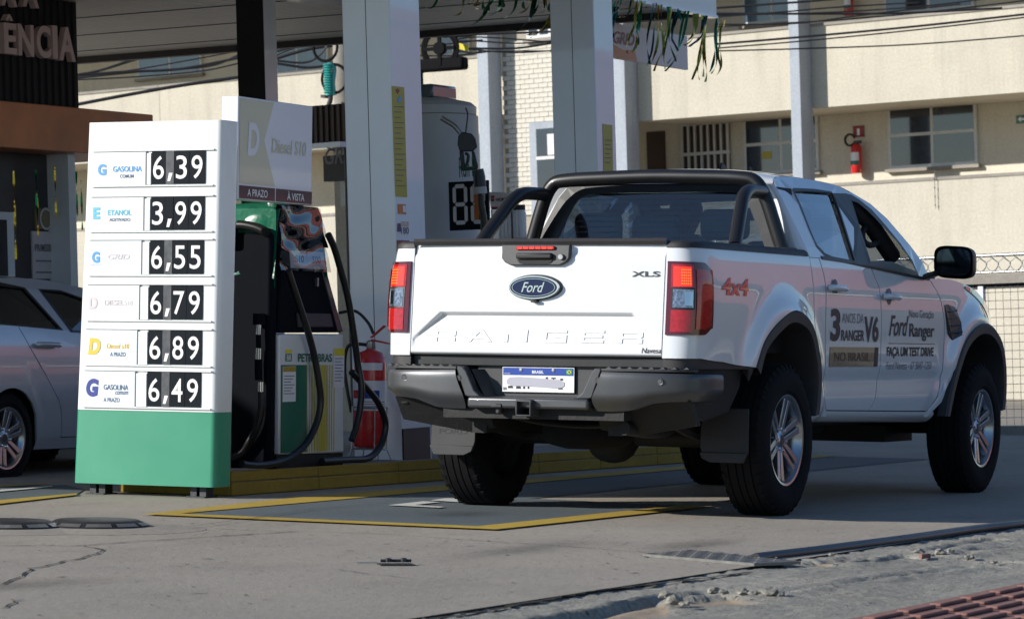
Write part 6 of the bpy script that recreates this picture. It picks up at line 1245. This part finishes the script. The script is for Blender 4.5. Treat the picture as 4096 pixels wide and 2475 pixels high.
wall_ext((950, 1010), (955, 1252), 'red extinguisher mounted on the lower corridor wall beside pillar', z4); wall_ext((895, -90), (895, 118), 'red extinguisher cut off at the top edge on the upper corridor wall', z4)
def wall_sign(q0, q1, m, lab, nm):
    (s0, zt_), (s1, zb_) = bz_(q0, DB-.02), bz_(q1, DB-.02); P = BPt-btl*s0+(-bnn if np.dot(bnn, CW-BPt) > 0 else bnn)*(DB-.02); t = thing(nm, lab, 'sign', (P[0], P[1], zb_), math.radians(-100), 'W')
    mb = MB(); mb.box((0, -.01, 0), (s1-s0, .01, zt_-zb_)); make('plate', mb, M[m], t); return t, s1-s0, zt_-zb_
t, w_, h_ = wall_sign(z4(925, 912), z4(1005, 988), 'poster_red', 'small square red extinguisher sign above the corridor extinguisher', 'safety_sign'); mb = MB(); mb.box((w_*.38, -.014, h_*.15), (w_*.62, -.011, h_*.75)); make('pictogram', mb, M['topper_white'], t)
t, w_, h_ = wall_sign(z4(2103, 835), z4(2230, 885), 'pump_green', 'green exit arrow sign at the right edge of the corridor wall', 'exit_sign'); mb = MB(); mb.prism([(w_*.10, -.014, h_*.5), (w_*.28, -.014, h_*.85), (w_*.28, -.014, h_*.62), (w_*.55, -.014, h_*.62), (w_*.55, -.014, h_*.38), (w_*.28, -.014, h_*.38), (w_*.28, -.014, h_*.15)], (0, .002, 0)); make('arrow', mb, M['topper_white'], t)
# electric fence post on the wall
P = BPt-btl*bz_(z33(85, 40))[0]; o = thing('wire_post', 'thin electric fence post on the cream wall', 'post', (P[0], P[1], 3.555), math.radians(-100), 'W'); mb = MB(); mb.tube([(0, -.05, -.55), (0, -.05, .12)], .006, 6); make('rod', mb, M['steel'], o)
for k in range(4): mb = MB(); mb.lathe([(.012, -.5+k*.15), (.012, -.48+k*.15)], (0, -.05, 0), 'z', 8); make('insulator', mb, M['acm_dark'], o)
# ---- fence at the right: mesh panels, concrete beam, ornamental loops
FP = wd(2440, 680, 33.0)
def ff(q): X = wpl(q[0], q[1], FP, bnn); return float(-(X-FP)@btl), float(X[2])
FE = thing('mesh_fence', 'wire mesh fence with concrete top beam and looped railing at right', 'fence', (FP[0], FP[1], 0), math.radians(-100), 'W')
def fbox(nm, s0, s1, d0, d1, z0, z1, m): mb = MB(); mb.box((s0, d0, z0), (s1, d1, z1)); return make(nm, mb, M[m], FE, bevel=.004)
ztr = ff(z33(500, 115))[1]; zlr = ff(z33(500, 228))[1]; zbt = ff(z33(500, 240))[1]; zbb2 = ff(z33(500, 318))[1]; zmb = ff(z33(580, 1245))[1]; zgr = ff(z33(580, 1340))[1]; S0, S1 = ff(z33(-300, 600))[0], ff(z33(1100, 600))[0]
fbox('top_beam', S0, S1, -.06, .10, zbb2+.02, zbt, 'cap_stone'); fbox('beam_shade_strip', S0, S1, .0, .06, zbb2-.03, zbb2+.02, 'acm_dark')  # dark strip stands in for the shade under the beam
mb = MB(); mb.tube([(S0, 0, ztr), (S1, 0, ztr)], .018, 8); make('top_rail', mb, M['steel'], FE, smooth=60); mb = MB(); mb.tube([(S0, 0, zlr), (S1, 0, zlr)], .014, 8); make('lower_rail', mb, M['steel'], FE, smooth=60)
for k in range(26):
    s_ = S0+k*.135; mb = MB(); mb.tube(smooth_path([(s_-.06, .01, ztr), (s_+.01, .01, ztr-.05), (s_+.05, .01, (ztr+zlr)/2), (s_+.02, .01, zlr+.03), (s_-.03, .01, zlr)], 4), .006, 5); make('loop_wire', mb, M['steel'], FE); mb = MB(); mb.tube(smooth_path([(s_+.16, -.01, ztr), (s_+.09, -.01, ztr-.05), (s_+.05, -.01, (ztr+zlr)/2), (s_+.08, -.01, zlr+.03), (s_+.13, -.01, zlr)], 4), .006, 5); make('loop_wire', mb, M['steel'], FE)
mb = MB(); s_ = S0
while s_ < S1: mb.tube([(s_, 0, zmb), (s_, 0, zbb2)], .003, 4, caps=False); s_ += .085
z = zmb
while z < zbb2: mb.tube([(S0, -.006, z), (S1, -.006, z)], .003, 4, caps=False); z += .085
make('wire_mesh', mb, M['steel'], FE)
for s_ in (ff(z33(380, 500))[0], ff(z33(380, 500))[0]+2.2): fbox('post', s_-.03, s_+.03, -.03, .03, zgr-.3, zbb2, 'acm_grey')
fbox('footing', S0, S1, -.08, .12, zgr-.4, zmb, 'cap_stone')
# ---- overhead cables, pole and splice gear
cab = [('R', [(-60,320),(600,265),(1400,190),(2300,90)]), ('R', [(-60,350),(600,295),(1400,215),(2300,112)]), ('R', [(-60,370),(600,352),(1400,320),(2300,248)]), ('R', [(-60,112),(500,100),(900,85),(1500,40),(2300,-60)]), ('R', [(-60,125),(400,90),(800,55),(1400,20)]), ('R', [(-60,195),(500,165),(900,140),(1500,85),(2300,-10)]), ('R', [(-60,178),(500,172),(1000,110),(1700,30)]), ('R', [(-60,60),(500,20),(1000,-20)]), ('R', [(-60,100),(700,102),(1300,96),(2000,60)])]
cab += [('M', [(-150,230),(0,232),(200,190),(400,170),(600,150)]), ('M', [(-150,215),(0,205),(300,215),(570,190)]), ('M', [(-150,240),(0,250),(300,240),(570,230)]), ('M', [(-150,290),(0,270),(300,285),(570,310)]), ('M', [(-150,300),(0,298),(300,315),(570,300)]), ('M', [(-150,355),(0,352),(300,350),(570,310)]), ('M', [(-150,365),(0,385),(150,372),(570,370)]), ('M', [(-150,340),(0,362),(300,382),(570,366)])]
cab += [('L', [(500,560),(700,520),(1000,430),(1200,380),(1720,345)]), ('L', [(500,575),(720,540),(1000,500),(1400,430),(1720,370)]), ('L', [(500,550),(900,520),(1300,500),(1720,420)]), ('L', [(500,570),(1000,520),(1500,480),(1720,400)]), ('L', [(500,580),(1000,555),(1450,515),(1720,460)]), ('L', [(560,755),(900,690),(1300,620),(1720,560)]), ('L', [(500,548),(720,510),(1000,415),(1130,385)])]
cab += [('K', [(350,410),(500,350),(640,320),(800,290)]), ('K', [(350,430),(550,370),(700,340),(800,330)]), ('K', [(380,440),(560,455),(660,420),(740,330)]), ('K', [(380,460),(600,490),(760,460),(800,400)]), ('K', [(350,380),(560,330),(800,320)]), ('K', [(1300,290),(1450,262),(1700,262),(1860,240)]), ('K', [(1300,330),(1500,330),(1860,290)]), ('K', [(1300,440),(1550,430),(1860,370)]), ('K', [(1330,570),(1420,530),(1500,490)]), ('K', [(1300,400),(1600,405),(1860,380)])]
fm = {'R': z4, 'M': z3, 'L': z1, 'K': z2}
cc_ = Counter()
for i, (f_, pts) in enumerate(sorted(cab, key=lambda q: (q[0], q[1][1][1]))):
    cc_[f_] += 1
    D_ = 47.0+.35*(i % 5); P = [wd(*fm[f_](*q), D_) for q in pts]; mb = MB(); mb.tube(smooth_path(P, 6), .012+.006*(i % 3 == 1)+(.010 if f_ in 'LK' and i % 4 == 0 else 0), 6)
    mb.v = [tuple(np.array(v)-P[0]) for v in mb.v]; o = make('overhead_cable', mb, M['acm_dark'], None, smooth=60); o.location = [float(v) for v in P[0]]; bpy.context.view_layer.update()
    tag(o, {'R': 'thin black cable crossing before the cream apartment block, %s from the top', 'M': 'dark overhead cable strung between the two clad columns, %s from the top', 'L': 'dark cable sagging under the canopy at left, %s from the top', 'K': 'tangled black cable near the utility pole, %s from the top'}[f_] % ORD[cc_[f_]-1], 'cable', 'overhead cables')
pc = wd(*z2(860, 600), 46.0); UP = thing('utility_pole', 'concrete utility pole hidden behind the clad column with teal insulator', 'utility pole', (pc[0], pc[1], gz(pc[0], pc[1])-.5), 0, 'W'); u0 = np.array([pc[0], pc[1], gz(pc[0], pc[1])-.5]); M['teal'] = mat('teal insulator', (.05, .38, .34), .35, var=.1, coat=.3)
uf = lambda q, d=45.6: wd(q[0], q[1], d)-u0
mb = MB(); mb.tube([(0, 0, 0), (0, 0, 9.5)], [.17, .13], 12); make('shaft', mb, M['cap_stone'], UP, smooth=60)
mb = MB()
for k in range(12): A = uf(z2(742+.6*k, 470+k*18)); mb.lathe([(.055, 0), (.075, .015), (.055, .03)], A-np.array([0, 0, .015]), 'z', 12)
A = uf(z2(742, 462)); B = uf(z2(750, 690)); mb.tube([A, B], .05, 12); make('insulator', mb, M['teal'], UP, smooth=50)
mb = MB(); mb.tube(smooth_path([uf(z2(*q)) for q in [(735, 560), (745, 475), (765, 470), (790, 500), (780, 600), (790, 690)]], 4), .03, 8); make('insulator_loop', mb, M['teal'], UP, smooth=50)
mb = MB(); mb.tube([uf(z2(*q)) for q in [(765, 690), (762, 720), (745, 770)]], .035, 8); mb.box(tuple(uf(z2(712, 695))-np.array([0, .02, .02])), tuple(uf(z2(712, 695))+np.array([.2, .05, .02]))); make('bracket', mb, M['acm_dark'], UP)
for q, r in (((725, 345), .19), ((790, 570), .2)): A = uf(z2(*q)); mb = MB(); mb.tube([A+np.array([0, r*math.cos(a), r*math.sin(a)]) for a in [2*PI*k/20 for k in range(21)]], .022, 6, caps=False); make('cable_coil', mb, M['matte_black'], UP, smooth=60)
mb = MB(); mb.box(tuple(uf(z2(1330, 470), 45.9)-np.array([.1, .9, .12])), tuple(uf(z2(1330, 470), 45.9)+np.array([.1, .2, .06]))); make('splice_case', mb, M['matte_black'], UP, bevel=.04)
mb = MB(); mb.box(tuple(uf(z2(1350, 550), 45.9)-np.array([.08, .15, .18])), tuple(uf(z2(1350, 550), 45.9)+np.array([.08, .1, .1]))); make('splice_case', mb, M['matte_black'], UP, bevel=.03)
A = uf(z2(1552, 352)); mb = MB()
for rr_ in (.26, .23, .285): mb.tube([A+np.array([.02*rr_, rr_*math.cos(a), rr_*math.sin(a)]) for a in [2*PI*k/28 for k in range(29)]], .020, 6, caps=False)
make('cable_coil', mb, M['matte_black'], UP, smooth=60)
mb = MB(); mb.box(tuple(A-np.array([.03, .24, .025])), tuple(A+np.array([.0, .24, .025]))); mb.box(tuple(A-np.array([.035, .025, .24])), tuple(A+np.array([.005, .025, .24]))); mb.lathe([(.09, -.05), (.09, .05)], A, 'x', 14); make('coil_cross', mb, M['matte_black'], UP)
A = uf(z2(1700, 330)); mb = MB(); mb.prism([A+np.array([0, q[0], q[1]]) for q in [(.1, .06), (-.12, -.01), (-.11, -.09), (.11, -.02)]], (.02, 0, 0)); make('cable_tag', mb, M['flag_yellow'], UP)
A = uf(z2(1625, 215)); mb = MB(); mb.tube([A+np.array([0, .33*math.cos(a), .08*math.sin(a)]) for a in [2*PI*k/24 for k in range(25)]], .035, 6, caps=False); make('cable_coil', mb, M['matte_black'], UP, smooth=60)
# ================================================================== parked silver car at the left
M['silver'] = mat('silver car paint', (.56, .59, .65), .3, metal=.35, var=.02, coat=1)
CA = thing('parked_car', 'silver hatchback parked in shade left of the price totem', 'car', (1.19, 5.55, 0))
cy = hermite([.15,.22,.35,.6,.8,.95,1.0,1.15,1.26], [.74,.77,.80,.82,.805,.765,.735,.665,.58]); cbelt = hermite([-.70,-.3,.2,1,2,2.9,3.3], [.93,.955,.945,.905,.875,.80,.70])
def cz_b(x):
    z = .20
    for cx in (0, 2.45):
        if abs(x-cx) < .325: z = max(z, .235+math.sqrt(.325**2-(x-cx)**2))
    return z
def ctaper(x): return .22*(max(0, -.25-x)/.45)**2+.25*(max(0, x-2.5)/.85)**2
dseam = hermite([.2,.44,.56,.80,.94], [.62,.55,.44,.22,.13])
for s in (-1, 1):
    cmp_ = lambda x, z, off, s=s: (x, s*(cy(z)-ctaper(x)-off), z)
    make('rear_quarter', pan(lambda z: -.68, lambda z: dseam(z)-.004, cz_b, cbelt, 40, 14, cmp_), M['silver'], CA, smooth=35); rdc = make('rear_door', pan(lambda z: dseam(z)+.004, lambda z: .85, lambda x: max(cz_b(x), .24), cbelt, 20, 14, cmp_), M['silver'], CA, smooth=35); make('front_door', pan(lambda z: .858, lambda z: 1.85, lambda x: .24, cbelt, 20, 14, cmp_), M['silver'], CA, smooth=35); make('fender', pan(lambda z: 1.858, lambda z: 3.28, cz_b, cbelt, 40, 14, cmp_), M['silver'], CA, smooth=35)
    make('sill', MB().grid(lambda a, b: (.33+a*1.80, s*(cy(.2)-.01+.03*b), .165+b*.07), 10, 3), M['silver'], CA, smooth=40)
    mb = MB(); mb.tube(smooth_path([(.27, s*.812, .832), (.31, s*.845, .836), (.47, s*.845, .832), (.51, s*.815, .828)], 4), .016, 8); make('door_handle', mb, M['silver'], rdc, smooth=60)
    o_ = [(-.66,.935),(-.52,1.08),(-.30,1.185),(0,1.24),(.35,1.26),(.7,1.25),(1.1,1.205),(1.5,1.09),(1.95,.88),(1.3,.895),(.6,.925),(0,.950)]; w1 = [(-.32,.975),(-.34,1.03),(-.15,1.16),(.10,1.21),(.37,1.19),(.60,.932)]; w2 = [(.55,1.185),(.80,1.175),(1.15,1.10),(1.60,.898),(.72,.925)]
    gmc = lambda a, b, s=s: (a, s*(cy(b)-.5*ctaper(a)), b)
    make('window_frame', fill_holes(o_, [w1, w2], gmc), M['silver'], CA)
    for w_ in (w1, w2): mb = MB(); mb.poly([(p[0], p[1]-s*.008, p[2]) for p in [gmc(*q) for q in w_]]); make('side_window', mb, M['glass_side'], CA); make('window_trim', fill_holes(inset(w_, .022), [inset(w_, -.008)], lambda a, b: (gmc(a, b)[0], gmc(a, b)[1]+s*.003, b)), M['black'], CA)
make('roof', MB().grid(lambda a, b: (lambda x, q: (x, q*cy(np.interp(x, [p[0] for p in o_[:9]], [p[1] for p in o_[:9]])), float(np.interp(x, [p[0] for p in o_[:9]], [p[1] for p in o_[:9]]))+.035*(1-q*q)))(-.64+a*1.85, b*2-1), 24, 12), M['silver'], CA, smooth=50)
make('windshield', MB().grid(lambda a, b: (1.21+a*.74+.1*(1-(2*b-1)**2), (2*b-1)*(.60+.16*a), 1.18-a*.30+.03*(1-(2*b-1)**2)), 8, 8), M['glass_side'], CA, smooth=50); make('hood', MB().grid(lambda a, b: (1.9+a*1.38, (2*b-1)*(.76-ctaper(1.9+a*1.38)), cbelt(1.9+a*1.38)+.04*(1-(2*b-1)**2)), 10, 8), M['silver'], CA, smooth=50)
make('tailgate', MB().grid(lambda a, b: (-.70-.05*(1-(2*b-1)**2)+.0*a, (2*b-1)*.70, .30+a*.64), 8, 8), M['silver'], CA, smooth=50)
mb = MB(); mb.box((-.6, -.60, .15), (3.1, .60, .5)); mb.box((-.5, -.55, .5), (1.9, .55, .9)); make('interior', mb, M['under'], CA)
wc = wheel_parts('wheel', CA, (0, -.70, .245), -1, R=.29, W=.095, rr=.195)
for x_, s in ((2.45, -1), (0, 1), (2.45, 1)): c_ = copy_tree(wc, CA); c_.location = (x_, s*.70, .245); c_.rotation_euler = (0, 0, 0 if s < 0 else PI)
# ================================================================== across the street (unseen, added only for red reflections in paint and columns)
M['red_wall'] = mat('red shop wall', (.36, .12, .11), .55, var=.08, scale=1.5); M['shop_white'] = mat('white shop wall', (.70, .68, .64), .6, var=.08)
RS = thing('added_shop_row', 'unseen shop row with red band across the street, added for reflections', 'shop', (0, -16, 0))
mb = MB(); mb.box((4, -9, -.2), (70, 0, 2.1)); make('shop_front', mb, M['store_dark'], RS); mb = MB(); mb.box((4, -9, 2.1), (70, .12, 3.3)); make('sign_band', mb, M['red_wall'], RS); mb = MB(); mb.box((3.8, -9, 3.5), (70.2, .15, 3.75)); make('cornice', mb, M['stucco_tan'], RS)
for k in range(14): x = 6+k*4.5; mb = MB(); mb.box((x, .0, 0.1), (x+1.6, .03, 1.48)); make('shutter', mb, M['door_brown'], RS)
RB = thing('added_red_depot', 'unseen tall red depot across the street, added for pink reflections', 'depot', (0, -19, 0))  # invented high red wall, placed to redden the column faces
mb = MB(); mb.box((30, -8, 5.8), (62, 0, 9.0)); make('wall', mb, M['red_wall'], RB); mb = MB(); mb.box((29.8, -8, 9.0), (62.2, .1, 9.3)); make('cornice', mb, M['red_wall'], RB); mb = MB(); mb.box((30, -8, -.3), (62, 0, 5.8)); make('lower_wall', mb, M['acm_dark'], RB)
